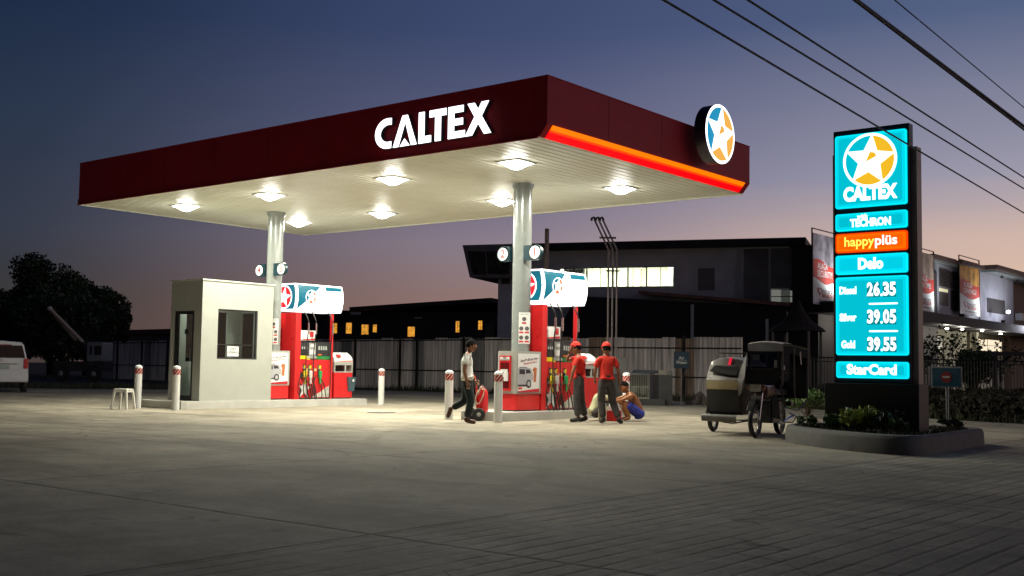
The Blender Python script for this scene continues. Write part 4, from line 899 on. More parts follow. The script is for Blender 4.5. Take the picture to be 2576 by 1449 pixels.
# containers
M_jug = mat('jug_plastic', (.55, .45, .42), .35, na=.05); M_fluid = mat('jug_red_fluid', (.42, .012, .012), .3, na=.1)
def jug(x, y, rz, label, low, m1, m2, h=.36):
    t = thing('fuel_jug', label, 'jug', (x, y, 0), rz, 'plastic fuel jugs on the ground')
    MB().rbox(-.085, -.06, 0, .085, .06, low, .018).build('filled_part', m1, t)
    MB().hexa([(-.08, -.056, low), (.08, -.056, low), (.08, .056, low), (-.08, .056, low), (-.05, -.04, h-.05), (.04, -.04, h-.05), (.04, .04, h-.05), (-.05, .04, h-.05)]).build('shoulder', m2, t)
    MB().tube([(0, 0, h-.05), (0, 0, h)], .022, 10).build('cap', M_board, t)
    MB().tube([(.07, 0, low+.02), (.085, 0, h-.06), (.03, 0, h-.03)], .010, 6).build('handle', m2, t)
jug(12.92, 4.62, VA+.1, 'red filled jug nearer the left of the pair beside the squatting shirtless man', .22, M_fluid, M_jug)
jug(13.08, 4.66, VA-.1, 'red filled jug right of its twin, against the shirtless man\'s knees', .23, M_fluid, M_jug, .38)
M_cj = mat('jug_cream', (.50, .44, .30), .5, na=.08)
jug(12.95, 4.30, VA, 'cream jug standing between the legs of the attendant seen from behind', .28, M_cj, M_cj, .40)
# wheeled extinguisher
t = thing('wheeled_extinguisher', 'red wheeled extinguisher tank with hose beside the walking man', 'extinguisher cart', (11.22, 2.36, 0), VA)
tk = MB(); tk.lathe((.10, .05, .04), [(.06, 0), (.115, .03), (.118, .10), (.118, .50), (.10, .57), (.05, .61), (.03, .64)], 24); tk.build('tank', M_red, t)
for (wx, wy, k) in ((.04, -.16, 0), (-.13, .10, 1)):
    wl = MB(); wl.lathe((wx, wy, .13), [(.075, -.025), (.118, -.028), (.13, -.015), (.13, .015), (.118, .028), (.075, .025)], 24, 'y'); wo2 = wl.build('wheel', M_black, t)
    MB().lathe((wx, wy, .13), [(.0, -.031), (.035, -.031), (.05, -.02), (.05, .02), (0, .03)], 16, 'y').build('hub', mat('hub_grey', (.3, .3, .28), .4), wo2)
MB().tube([(.03, -.15, .13), (-.12, .10, .13)], .012, 8).build('axle', M_dark, t)
MB().tube([(.0, -.02, .12), (-.02, -.02, .70), (-.05, -.02, .88), (-.10, -.02, .93)], .014, 8).build('push_handle', M_red, t)
MB().tube(curve3([(.10, .0, .66), (.02, -.10, .60), (-.03, -.13, .42), (.03, -.14, .34), (.11, -.12, .48), (.14, -.08, .62), (.07, -.06, .68), (.02, -.12, .52)]), .014, 7).build('hose', mat('hose_tan', (.42, .26, .18), .6), t)
MB().tube([(.10, .05, .66), (.10, .05, .72)], .025, 10).build('valve', M_chrome, t)

# ------------------------------------------------------------------ MOTOR TRICYCLE (x = to its right, y = forward)
tr = thing('motor_tricycle', 'dark motor tricycle with covered sidecar parked beside the planter', 'tricycle', (17.39, 3.18, 0), math.radians(188.9))
M_tri = mat('tricycle_dark', (.022, .022, .024), .55, ns=5, na=.35, spec=.25); M_sil = mat('tricycle_steel', (.075, .06, .05), .45, .2, ns=5, na=.35)
M_cream2 = mat('tricycle_cream', (.50, .41, .24), .6, na=.12); M_visor = mat('visor_grey', (.32, .32, .36), .45, ns=4, na=.2); M_glassd = glass('tricycle_glass', (.25, .25, .27), .2)
def ring(b_, c, prof, n=36):
    k_ = len(prof); vs = [(c[0]+w_, c[1]+q*math.cos(2*math.pi*i/n), c[2]+q*math.sin(2*math.pi*i/n)) for i in range(n) for q, w_ in prof]
    b_.add(vs, [(i*k_+j, i*k_+(j+1) % k_, ((i+1) % n)*k_+(j+1) % k_, ((i+1) % n)*k_+j) for i in range(n) for j in range(k_)], True)
def wheel(x, y, r, name='wheel'):
    w_ = MB(); ring(w_, (x, y, r), [(r-.062, -.028), (r-.02, -.040), (r, -.018), (r, .018), (r-.02, .040), (r-.062, .028)]); o = w_.build(name, M_black, tr)
    k = MB(); ring(k, (x, y, r), [(r-.078, -.018), (r-.060, -.024), (r-.060, .024), (r-.078, .018)]); k.build('rim', mat('rim_steel', (.22, .21, .2), .35, .7), o)
    k = MB()
    for i in range(14):
        a = i*math.pi*2/14; k.tube([(x+(.02 if i % 2 else -.02), y+.03*math.cos(a+.5), r+.03*math.sin(a+.5)), (x, y+(r-.075)*math.cos(a), r+(r-.075)*math.sin(a))], .0045, 4)
    k.lathe((x, y, r), [(.035, -.04), (.035, .04)], 12, 'x'); k.build('spokes', MATS['rim_steel'], o)
    return o
wheel(0, 1.36, .272); wheel(0, 0, .272); wheel(1.18, .05, .21)
k = MB(); 
for s in (-1, 1): k.tube([(s*.065, 1.36, .285), (s*.065, 1.24, .62), (s*.065, 1.16, .86)], [.017, .022, .022], 8)
k.build('front_fork', M_chrome, tr)
k = MB(); pts = [(0, 1.36+.32*math.cos(a), .285+.32*math.sin(a)) for a in np.linspace(.5, 2.6, 10)]
for p, q_ in zip(pts, pts[1:]): k.hexa([(-.055, p[1], p[2]), (.055, p[1], p[2]), (.055, q_[1], q_[2]), (-.055, q_[1], q_[2]), (-.045, p[1]*1.0, p[2]+.012), (.045, p[1], p[2]+.012), (.045, q_[1], q_[2]+.012), (-.045, q_[1], q_[2]+.012)])
k.build('front_fender', M_tri, tr)
h = MB().rbox(-.085, 1.28, .74, .085, 1.40, .90, .03).build('headlight', mat('headlight_glass', (.45, .45, .40), .2, ns=20, na=.3), tr)
MB().rbox(-.10, 1.16, .72, .10, 1.29, .93, .03).build('headlight_cowl', M_tri, h)
MB().box(-.08, 1.30, .62, .08, 1.315, .68).build('number_plate', mat('plate_pale', (.4, .4, .38), .5), tr)
MB().tube([(-.33, 1.02, .98), (-.2, 1.12, .97), (0, 1.16, .94), (.2, 1.12, .97), (.30, 1.02, .98)], .013, 8).build('handlebar', M_chrome, tr)
MB().rbox(-.13, .62, .62, .13, 1.08, .84, .06).build('fuel_tank', mat('tank_maroon', (.10, .04, .03), .3, coat=.4), tr)
MB().rbox(-.13, -.10, .68, .13, .62, .78, .04).build('seat', M_black, tr)
MB().rbox(-.16, .45, .22, .12, .90, .58, .04).build('engine', mat('engine_metal', (.10, .10, .10), .4, .6, ns=12, na=.5), tr)
MB().tube([(-.10, .8, .3), (-.13, .3, .2), (-.14, -.35, .3)], [.02, .025, .04], 10).build('exhaust', M_chrome, tr)
k = MB(); k.tube([(-.30, .25, .22), (.0, .25, .22)], .012, 6); k.tube([(-.30, .25, .22), (-.30, .05, .30), (-.34, -.1, .22), (-.28, -.2, .18)], .010, 6); k.tube([(-.12, -.2, .36), (-.30, -.45, .24), (-.33, -.60, .26), (-.30, -.5, .38)], .010, 6); k.build('foot_pegs', M_dark, tr)
MB().prism([(.55, .28), (1.0, .32), (1.02, .62), (.85, .70), (.60, .55)], 'x', -.175, -.15).build('leg_shield', mat('shield_black', (.015, .015, .016), .85, spec=.15), tr)
# driver canopy: roof, visor, windscreen, lower apron
def quadstrip(rows, nm, m_, th=.012, smooth=True):
    """sheet through rows of points, given a little thickness"""
    vs = [Vector(p) for r in rows for p in r]; n_ = len(rows[0]); k = len(rows); b_ = MB()
    fs = [(i*n_+j, i*n_+j+1, (i+1)*n_+j+1, (i+1)*n_+j) for i in range(k-1) for j in range(n_-1)]
    b_.add(vs, fs, smooth); b_.add([v-V(0, 0, th) for v in vs], [f_[::-1] for f_ in fs], smooth); return b_.build(nm, m_, tr)
M_canvas = mat('canvas_black', (.014, .014, .016), .9, spec=.15, ns=9, na=.4)
xs_ = np.linspace(-.47, .10, 9)
crown_ = lambda x: .035*(1-((x+.185)/.29)**2)
quadstrip([[(x, y, z+crown_(x)) for x in xs_] for y, z in ((-.15, 1.47), (.3, 1.51), (.8, 1.53), (1.2, 1.535), (1.36, 1.53), (1.43, 1.51))], 'roof', mat('roof_pale', (.42, .36, .36), .5, ns=5, na=.25))
k = MB(); vs = [(x, 1.44+.02*(1-((x+.185)/.29)**2), 1.515+crown_(x)*.9) for x in xs_]+[(x, 1.41+.03*(1-((x+.185)/.29)**2), 1.40) for x in xs_]
k.add(vs, [(i, 9+i, 10+i, i+1) for i in range(8)], True); k.add([(x, y-.012, z) for x, y, z in vs], [(i, i+1, 10+i, 9+i) for i in range(8)], True); k.build('visor', M_visor, tr)
def rk(z): return 1.41+.12*(1.40-z)
def fpl(x0, x1, z0, z1, th=.016, o=0.): return [(x0, rk(z0)+o, z0), (x1, rk(z0)+o, z0), (x1, rk(z0)+th+o, z0), (x0, rk(z0)+th+o, z0), (x0, rk(z1)+o, z1), (x1, rk(z1)+o, z1), (x1, rk(z1)+th+o, z1), (x0, rk(z1)+th+o, z1)]
k = MB()
for (x0, x1, z0, z1) in ((-.46, -.40, 1.10, 1.40), (.04, .10, 1.10, 1.40), (-.40, .04, 1.375, 1.40), (-.40, .04, 1.09, 1.12)): k.hexa(fpl(x0, x1, z0, z1))
wf = k.build('windscreen_frame', M_tri, tr)
MB().hexa(fpl(-.40, .04, 1.12, 1.375, .005, .002)).build('pane', M_glassd, wf)
MB().hexa(fpl(-.10, .02, 1.26, 1.35, .003, .010)).build('windscreen_sticker', mat('sticker_grey', (.10, .10, .095), .5), wf)
MB().hexa(fpl(-.39, -.34, 1.14, 1.26, .003, .010)).build('windscreen_sticker', M_lgrey, wf)
MB().tube([(.03, rk(1.115)+.022, 1.115), (-.37, rk(1.115)+.022, 1.115)], .007, 6).build('screen_trim', M_sil, wf)
for xx in (-.398, .038): MB().tube([(xx, rk(1.12)+.02, 1.12), (xx, rk(1.38)+.02, 1.38)], .005, 5).build('screen_trim', M_sil, wf)
quadstrip([[(x, rk(z)+.012*(1-((x+.13)/.3)**2), z) for x in np.linspace(x0, x1, 7)] for z, x0, x1 in ((1.095, -.46, .10), (1.0, -.44, .14), (.92, -.42, .16), (.87, -.36, .14))], 'front_apron', M_tri, .008)
MB().tube([(.14, rk(.875)+.012, .875), (-.36, rk(.875)+.012, .875)], .008, 6).build('apron_hem', M_dark, tr)
k = MB(); k.tube([(-.46, 1.40, .84), (-.46, 1.38, 1.50)], .013, 6); k.tube([(-.46, -.1, .60), (-.46, -.12, 1.47)], .013, 6); k.tube([(-.42, 1.40, .86), (-.40, 1.0, .5), (-.40, .3, .42), (-.46, -.1, .6)], .013, 6); k.tube([(.10, 1.38, .9), (.12, .6, 1.0), (.10, -.1, 1.47)], .012, 6); k.tube([(-.46, .70, .48), (-.46, .72, 1.50)], .011, 6); k.build('canopy_frame', M_dark, tr)
MB().box(-.44, -.13, .62, .08, -.11, 1.44).build('rear_panel', M_canvas, tr)
MB().prism([(1.02, .95), (1.385, .90), (1.40, 1.12), (1.38, 1.49), (.98, 1.50)], 'x', -.466, -.458).build('side_curtain', M_canvas, tr)
MB().prism([(-.12, 1.30), (.98, 1.38), (.98, 1.50), (-.12, 1.46)], 'x', -.466, -.458).build('side_valance', M_canvas, tr)
MB().prism([(1.30, 1.10), (1.36, 1.10), (1.36, 1.17), (1.30, 1.17)], 'x', -.474, -.467).build('mirror_sticker', M_lgrey, tr)
MB().prism([(.30, 1.20), (.36, 1.20), (.42, 1.40), (.36, 1.42)], 'x', -.474, -.467).build('side_sticker', M_lgrey, tr)
MB().tube([(-.46, 1.40, 1.02), (-.54, 1.44, 1.06)], .006, 5).build('mirror_arm', M_dark, tr)
# sidecar: R runs from the bike to the outside, the nose slopes back to the outside
def fr_(x, y_in, y_out): return y_in+(y_out-y_in)*(x-.36)/.62
sx = np.linspace(.36, .98, 8)
def sheet(zrow, nm, m_, th=.012): return quadstrip([[(x, fr_(x, yi, yo)+.02*math.sin(math.pi*(x-.36)/.62), z) for x in sx] for z, yi, yo in zrow], nm, m_, th)
k = MB()
pr = [(.36, .34), (.98, .34), (1.0, .80), (.98, .91), (.36, .91)]
k.hexa([(.36, -.35, .34), (.96, -.35, .34), (.95, .86, .34), (.36, .98, .34), (.36, -.40, .905), (1.0, -.40, .905), (.98, .92, .905), (.36, 1.11, .905)])
sb_ = k.build('sidecar_body', M_tri, tr)
sheet(((.40, 1.015, .885), (.55, 1.06, .91), (.76, 1.115, .945)), 'front_panel', mat('front_panel_black', (.018, .018, .02), .6, ns=7, na=.4))
sheet(((.775, 1.125, .955), (.84, 1.14, .965), (.91, 1.145, .965)), 'cream_band', M_cream2)
sheet(((.915, 1.145, .96), (1.0, 1.06, .91), (1.10, .96, .84), (1.175, .86, .78)), 'sidecar_cowl', M_sil)
k = MB(); k.add([(.98, .955, .92), (.98, .84, 1.10), (.97, .78, 1.18), (.99, -.35, 1.18), (1.0, -.40, .905)], [(0, 1, 2, 3, 4)]); k.add([(.968, .955, .92), (.968, .84, 1.10), (.958, .78, 1.18), (.978, -.35, 1.18), (.988, -.40, .905)], [(4, 3, 2, 1, 0)]); k.build('cowl_side', M_sil, tr)
k = MB(); k.add([(.55, 1.075, 1.005), (.93, .95, 1.07), (.88, .82, 1.165), (.42, .87, 1.17), (.40, 1.10, 1.0)], [(0, 1, 2, 3, 4)]); k.add([(.55, 1.065, 1.0), (.93, .94, 1.065), (.88, .81, 1.16), (.42, .86, 1.165), (.40, 1.09, .995)], [(4, 3, 2, 1, 0)]); k.build('dark_screen', M_canvas, tr)
ang_ = np.linspace(0, math.pi, 11)
quadstrip([[(.67+.31*math.cos(a_), y+.03*math.sin(a_), 1.165+hh*math.sin(a_)**.7) for a_ in ang_] for y, hh in ((-.45, .12), (-.1, .145), (.35, .15), (.66, .14), (.74, .125))], 'sidecar_roof', mat('sidecar_roof_silver', (.30, .29, .28), .35, .3, ns=6, na=.2), .01)
k = MB(); vs = [(.67+.31*math.cos(a_), .74+.03*math.sin(a_), 1.165+.125*math.sin(a_)**.7) for a_ in ang_]; n__ = len(vs); k.add(vs+[(x, .80+.05*(1-abs(x-.67)/.31), 1.15) for x, y, z in vs], [(i, i+1, n__+i+1, n__+i) for i in range(n__-1)], True); k.build('sidecar_visor', MATS['sidecar_roof_silver'], tr)
MB().hexa([(.60, .79, 1.17), (.645, .79, 1.17), (.645, .845, 1.16), (.60, .845, 1.16), (.585, .76, 1.297), (.625, .76, 1.30), (.625, .785, 1.295), (.585, .785, 1.29)]).build('red_reflector_strip', mat('red_strip', (.8, .02, .06), .3, emit=(1, .02, .06), es=.6, na=0), tr)
k = MB()
for yy in (-.40, -.05, .30): k.tube([(.38, yy, 1.385), (.98, yy, 1.385)], .009, 6)
for xx in (.40, .67, .95): k.tube([(xx, -.40, 1.385), (xx, .30, 1.385)], .009, 6); k.tube([(xx, .1, 1.27), (xx, .1, 1.385)], .008, 5)
k.build('roof_rack', M_dark, tr)
quadstrip([[(x, fr_(x, yi, yo), z) for x in np.linspace(.40, 1.06, 6)] for z, yi, yo in ((.34, 1.02, .90), (.345, 1.10, .97), (.30, 1.13, 1.0), (.235, 1.11, .98), (.23, 1.03, .92))], 'bumper', mat('bumper_grey', (.16, .15, .14), .5, ns=6, na=.3), .012)
quadstrip([[(x, y, z) for x, y in ((.99, .90), (1.03, .80), (1.03, .55))] for z in (.36, .50, .66)], 'side_trim', M_sil, .01)
quadstrip([[(1.10+.10*math.cos(t_)*0, .05+.27*math.cos(t_), .21+.27*math.sin(t_)) for t_ in np.linspace(.3, 2.84, 8)], [(1.24, .05+.27*math.cos(t_), .21+.27*math.sin(t_)) for t_ in np.linspace(.3, 2.84, 8)]], 'wheel_mudguard', M_tri, .01)
k = MB(); k.tube([(0, .9, .3), (.5, 1.0, .2), (1.05, .7, .24)], .014, 6); k.tube([(0, .2, .3), (.6, .1, .22), (1.15, .05, .21)], .014, 6); k.tube([(.98, -.3, .3), (.98, .9, .27)], .013, 6); k.build('chassis', M_dark, tr)
quadstrip([[(.10, 1.44, 1.36), (.20, 1.30, 1.30), (.30, 1.05, 1.22)], [(.12, 1.48, 1.05), (.24, 1.36, 1.02), (.36, 1.14, .98)], [(.16, 1.50, .90), (.27, 1.38, .86), (.37, 1.16, .80)], [(.24, 1.36, .70), (.30, 1.26, .68), (.36, 1.12, .66)]], 'wind_deflector', mat('deflector_plastic', (.016, .014, .013), .4, ns=5, na=.4), .006)
MB().tube([(.10, 1.46, 1.38), (.13, 1.50, .90), (.24, 1.37, .70), (.36, 1.12, .66)], .008, 6).build('deflector_edge', M_sil, tr)
for s_2 in (-1, 1): MB().ell((s_2*.13, 1.30, .80), (.028, .03, .028), 10, 8).build('indicator', mat('indicator_amber', (.5, .2, .03), .3), tr)
MB().tube(curve3([(.30, 1.02, .98), (.22, 1.2, .9), (.06, 1.3, .92)]), .005, 5).build('brake_cable', M_dark, tr)
MB().box(-.12, -.42, .48, .12, -.30, .56).build('tail_rack', M_dark, tr)
quadstrip([[(x, y, z) for x in (-.05, 0, .05)] for y, z in ((-.30, .46), (-.1, .575), (.12, .60), (.3, .52))], 'rear_fender', M_tri, .01)

# ------------------------------------------------------------------ BACKGROUND: FENCES
def corrugated(pts, label, h, seed, holes=True):
    """corrugated sheet fence with its posts and rails, one thing"""
    x0, y0 = pts[0]; t = thing('corrugated_fence', label, 'fence', (x0, y0, -.05)); rg = random.Random(seed)
    m = MATS.get('corrugated_steel')
    if not m:
        m = mat('corrugated_steel', (.72, .64, .61), .5, .0, ns=1.6, na=.75, stretch=(7, 7, .22))
    m2 = mat('corrugated_rusty', (.34, .24, .18), .7, .0, ns=1.6, na=.7, stretch=(7, 7, .3)); m3 = mat('corrugated_dark', (.30, .28, .28), .5, .0, ns=1.6, na=.75, stretch=(7, 7, .22))
    for (ax, ay), (bx, by) in zip(pts, pts[1:]):
        L = math.hypot(bx-ax, by-ay); d = Vector(((bx-ax)/L, (by-ay)/L, 0)); nn = Vector((d.y, -d.x, 0)); s = 0
        if nn.dot(Vector((CX-ax, CY-ay, 0))) < 0: nn = -nn
        o = Vector((ax-x0, ay-y0, 0))
        while s < L-.02:
            w = min(rg.uniform(.78, .86), L-s); hh = h+rg.uniform(-.05, .05); lift = rg.choice((0, 0, .012)); k = max(4, int(w/.019)); b = MB(); vs = []
            for i in range(k+1):
                q = o+d*(s+w*1.04*i/k)+nn*(.012*math.sin(2*math.pi*(s+w*i/k)/.076)+lift); vs += [(q.x, q.y, 0), (q.x, q.y, hh)]
            b.add(vs, [(2*i, 2*i+2, 2*i+3, 2*i+1) for i in range(k)]); b.build('sheet', rg.choice((m, m, m3, m3, m) if seed != 2 else (m, m, m, m, m, m2)), t); s += w
        for z in ((.95, h-.08) if seed != 2 else (.85, h-.42)):
            a = o+nn*.05; c = o+d*L+nn*.05; MB().tube([a+V(0, 0, z), c+V(0, 0, z)], .03, 5, smooth=False).build('rail', mat('rail_dark', (.02, .018, .016), .7), t)
        s = .4
        while s < L:
            q = o+d*s+nn*.08; MB().box(q.x-.045, q.y-.045, 0, q.x+.045, q.y+.045, h+rg.uniform(0, .12)).build('post', MATS['rail_dark'], t); s += rg.uniform(3.0, 3.8)
    return t
corrugated([(-46, 28.0), (-28, 26.5), (-12.5, 25.25)], 'long dim corrugated fence on the left, behind the dark verge', 2.5, 1)
corrugated([(-12.5, 25.25), (-4.5, 24.7)], 'dark corrugated steel fence behind the walking man', 2.5, 4)
corrugated([(-4.5, 24.7), (1.5, 26.7), (4.33, 27.3)], 'pale streaked corrugated fence behind the two attendants and the air sign', 2.5, 2)

# ------------------------------------------------------------------ EQUIPMENT BY THE FENCE
RZ = VA
t = thing('vent_pipes', 'three tall steel vent pipes bent at the top, by the fence', 'pipes', (6.7, 14.03, 0), RZ)
M_pipe = mat('pipe_brown_grey', (.15, .12, .12), .5, .3, na=.2)
for i, x in enumerate((-.13, .0, .13)):
    p = MB().tube([(x, 0, .9), (x, 0, 4.78), (x-.43, 0, 5.68), (x-.45, 0, 5.72)], .030, 10).build('pipe', M_pipe, t)
    MB().tube([(x-.42, 0, 5.70), (x-.47, -.0, 5.79), (x-.53, 0, 5.76), (x-.54, 0, 5.68)], .038, 8).build('vent_cap', M_dark, p)
MB().box(-.42, -.05, 5.12, .10, -.035, 5.18).build('bracket', M_pipe, t)
MB().box(-.22, -.05, 4.10, .22, -.035, 4.14).build('bracket', M_dark, t)
tag(MB().box(6.45, 13.75, .93, 6.5, 13.8, .93).box(0, 0, 0, 0, 0, 0) and MB().box(-.05, -.05, 0, .05, .05, 5.55).build('steel_post', M_pipe, None, (4.44, 13.63, 0)), 'single thin steel post rising behind the lit pump topper, left of the vent pipes', 'post')
M_plinth = mat('dark_block', (.05, .05, .05), .8, ns=4, na=.3); M_box = mat('grey_box', (.12, .12, .12), .6, ns=3, na=.15)
t = thing('tank_fill_box', 'plain grey fill box at the foot of the vent pipes, dark beneath', 'box', (6.88, 14.05, 0), RZ)
MB().rbox(-.28, -.2, .93, .30, .35, 1.43, .01).build('box', M_box, t); MB().box(-.26, -.15, 0, .28, .33, .93).build('support', M_plinth, t)
t = thing('compressor_cage', 'low hooded grey cage with barred front left of the air and water sign', 'cage', (7.52, 14.6, 0), RZ)
MB().hexa([(-.45, -.2, .92), (.15, -.2, .92), (.46, .25, 1.0), (-.3, .25, 1.0), (-.45, -.2, .96), (.15, -.2, .96), (.46, .25, 1.07), (-.3, .25, 1.07)]).build('hood', M_box, t)
k = MB(); k.prism([(.13, -.19), (.46, .25), (.40, .28), (.10, -.16)], 'z', .2, .93); k.build('side_wall', M_box, t)
MB().box(-.42, .2, .2, .2, .24, .93).build('back_wall', M_plinth, t); MB().box(-.48, -.3, 0, .6, .4, .2).build('plinth', M_plinth, t)
k = MB()
for i in range(11): k.box(-.42+.054*i, -.2, .2, -.408+.054*i, -.188, .92)
k.box(-.43, -.2, .2, .14, -.185, .24); k.box(-.43, -.2, .55, .14, -.187, .57); k.build('bars', mat('cage_bars', (.28, .27, .22), .5), t)
k = MB(); k.lathe((-.26, 0, .45), [(.0, -.05), (.15, -.05), (.15, .05), (0, .05)], 16, 'y'); k.build('motor', mat('motor_grey', (.12, .13, .1), .5), t)
k = MB(); k.lathe((.02, 0, .45), [(.0, -.05), (.15, -.05), (.15, .05), (0, .05)], 16, 'y'); k.build('motor', MATS['motor_grey'], t)
t = thing('low_block_wall', 'short block pier with a pale cap between the cage and the air sign', 'pier', (8.04, 15.0, 0), RZ)
MB().box(-.22, -.1, 0, .2, .15, .93).build('pier', M_plinth, t); MB().box(-.22, -.12, .93, .02, .15, 1.07).build('cap_block', mat('pale_block', (.22, .2, .17), .7), t); MB().box(.025, -.1, .93, .2, .15, 1.07).build('dark_cap_block', M_box, t)
t = thing('air_water_sign', 'dark blue square Air and Water sign on a thin post', 'sign', (8.42, 15.3, 0), RZ)
MB().tube([(0, .03, 0), (0, .03, 1.2)], .022, 8).build('post', M_pipe, t)
MB().tube([(.12, .04, 1.1), (-.12, .04, .2)], .010, 6).build('brace', M_dark, t)
q = MB().rbox(-.235, -.01, 1.14, .235, .015, 1.66, .008).build('board', mat('airsign_blue', (.012, .03, .05), .4), t)
MB().box(-.16, -.014, 1.388, .16, -.011, 1.396).build('divider', M_lgrey, t)
text('lettering', 'Air', .13, M_lgrey, q, (0, -.012, 1.455), XP, ZP, .015); text('lettering', 'Water', .13, M_lgrey, q, (0, -.012, 1.32), XP, ZP, .015)
# rubble at the fence foot
rr = random.Random(5); M_rub = mat('rubble_grey', (.12, .10, .09), .9, ns=9, na=.4)
for k_, (lab, sx, sy, sz) in enumerate((('low flat rubble lump nearest the air sign post', .26, .20, .10), ('tall rounded rubble lump, second from the air sign', .24, .22, .24), ('small rubble lump in the middle of the row by the fence', .14, .14, .10), ('broad rubble lump in the row, right of the smallest one', .32, .24, .18), ('pointed rubble lump second from the tricycle sidecar', .20, .16, .22), ('dark rubble lump half hidden behind the tricycle sidecar', .24, .20, .14))):
    p = W(1745+k_*15, 1006, 35.2+rr.random()); bm = bmesh.new(); bmesh.ops.create_icosphere(bm, subdivisions=3, radius=1)
    for v in bm.verts: f_ = 1+.16*math.sin(5*v.co.x+k_)+.12*math.sin(7*v.co.y+2*k_)+rr.uniform(-.07, .07); v.co = Vector((v.co.x*sx*f_, v.co.y*sy*f_, v.co.z*sz*f_))
    o = MB().bm(bm, False).build('rubble_lump', M_rub, None, (p.x, p.y, sz*.5)); tag(o, lab, 'rubble', 'rubble lumps at the fence foot')

# ------------------------------------------------------------------ MAIN BUILDING (local frame: x along facade, y back)
ang = math.atan2(.33577744, .94194135)
mb = thing('office_building', 'long dark two storey building with a lit strip of upper windows', 'building', (-18.46, 36.13, 0), ang)
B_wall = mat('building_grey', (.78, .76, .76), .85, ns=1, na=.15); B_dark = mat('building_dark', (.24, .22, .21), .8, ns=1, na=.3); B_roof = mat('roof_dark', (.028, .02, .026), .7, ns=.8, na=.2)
w = MB(); a, b_, z0, z1 = 5.81, 12.57, 5.83, 6.98
w.box(1.96, 0, 0, a, .3, 8.0); w.box(b_, 0, 0, 19.33, .3, 8.0); w.box(a, 0, 0, b_, .3, z0); w.box(a, 0, z1, b_, .3, 8.0)
w.box(1.96, .3, 0, 2.26, 16, 8.0); w.box(19.03, .3, 0, 19.33, 16, 8.0); w.box(2.26, 15.7, 0, 19.03, 16, 8.0); w.build('wall', B_wall, mb)
MB().box(1.2, -.9, 8.0, 19.9, 16.8, 8.38).build('roof', B_roof, mb)
MB().prism([(0, 8.37), (.5, 6.42), (3.3, 6.36), (3.3, 8.37)], 'y', -.95, 8).build('cantilever_bay', B_dark, mb)
o_ = MB(); o_.prism([(.35, 8.0), (.72, 6.6), (1.55, 6.58), (1.45, 7.95)], 'y', -.975, -.955); o_.build('bay_glazing', mat('bay_glass', (.05, .035, .02), .12, ns=3, na=.9), mb)
o_ = MB(); o_.prism([(1.55, 7.95), (1.65, 6.6), (3.0, 6.58), (3.0, 7.95)], 'y', -.975, -.955); o_.build('bay_glazing', MATS['bay_glass'], mb)
MB().box(2.18, -.03, 6.08, 2.72, -.005, 7.2).build('window', mat('dim_green_glass', (.07, .085, .05), .3), mb)
# lit office behind the strip window
M_room = mat('office_wall', (.74, .76, .66), .8, na=.05)
r = MB(); r.box(a-.3, 6.2, 5.3, b_+.3, 6.3, 7.6); r.box(a-.4, .31, 5.3, a-.3, 6.3, 7.6); r.box(b_+.3, .31, 5.3, b_+.4, 6.3, 7.6); r.box(a-.3, .31, 5.2, b_+.3, 6.2, 5.3)
r.box(b_-.9, 3, 5.3, b_-.6, 6.2, 7.5); r.box(a+3.2, 5.9, 5.3, a+3.5, 6.2, 7.5)
r.build('office_room', M_room, mb); MB().box(a-.4, .31, 7.45, b_+.4, 6.3, 7.55).build('office_ceiling', mat('office_ceiling', (.75, .76, .68), .8), mb)
r = MB(); r.box(9.6, 6.05, 5.4, 12.0, 6.19, 6.25); r.build('brown_cabinets', mat('cabinet_brown', (.3, .22, .15), .6), mb)
for i, (x, y) in enumerate(((7.0, 2.2), (9.0, 2.4), (11.2, 2.6), (7.6, 4.4), (10.2, 4.4))):
    MB().box(x-.6, y-.08, 7.38, x+.6, y+.08, 7.44).build('office_lamp', mat('office_tube', (.9, .9, .9), .5, emit=(.95, 1, .85), es=9, na=0), mb)
for x in (7.2, 10.8):
    ld = bpy.data.lights.new('office_light', 'AREA'); ld.shape = 'RECTANGLE'; ld.size = 2.6; ld.size_y = 2.0; ld.energy = 230 if x > 9 else 420; ld.color = (1., 1., .96)
    lo = bpy.data.objects.new('office_light', ld); COL.objects.link(lo); lo.parent = mb; lo.location = (x, 2.8, 7.36)
fr = MB(); fr.box(a, -.02, z0, b_, .05, z0+.04); fr.box(a, -.02, z1-.04, b_, .05, z1)
for x in (a, 6.63, 8.27, 9.03, 10.18, 11.79, b_-.03): fr.box(x, -.02, z0+.04, x+.03, .05, z1-.04)
for x in (7.41, 9.86, 10.95): fr.box(x, -.03, z0+.04, x+.08, .06, z1-.04)
wf = fr.build('strip_window', M_dark, mb); MB().box(a, .055, z0, b_, .06, z1).build('pane', glass('office_glass', (.95, .97, .92)), wf)
MB().box(6.0, .10, 6.2, 7.3, .12, 6.95).build('window_blind', mat('blind_white', (.8, .8, .78), .8), wf)
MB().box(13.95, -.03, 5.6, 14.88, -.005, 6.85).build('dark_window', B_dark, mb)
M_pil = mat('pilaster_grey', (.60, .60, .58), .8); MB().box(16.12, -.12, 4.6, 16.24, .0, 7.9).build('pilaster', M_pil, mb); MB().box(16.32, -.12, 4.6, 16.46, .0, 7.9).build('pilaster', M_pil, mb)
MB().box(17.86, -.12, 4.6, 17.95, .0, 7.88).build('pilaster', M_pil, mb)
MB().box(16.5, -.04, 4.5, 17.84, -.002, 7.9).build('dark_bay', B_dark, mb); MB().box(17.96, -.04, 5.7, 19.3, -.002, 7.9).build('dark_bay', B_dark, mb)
M_dimlit = mat('dim_lit_glass', (.3, .3, .28), .4, emit=(.5, .52, .45), es=.28, ns=3, na=.4)
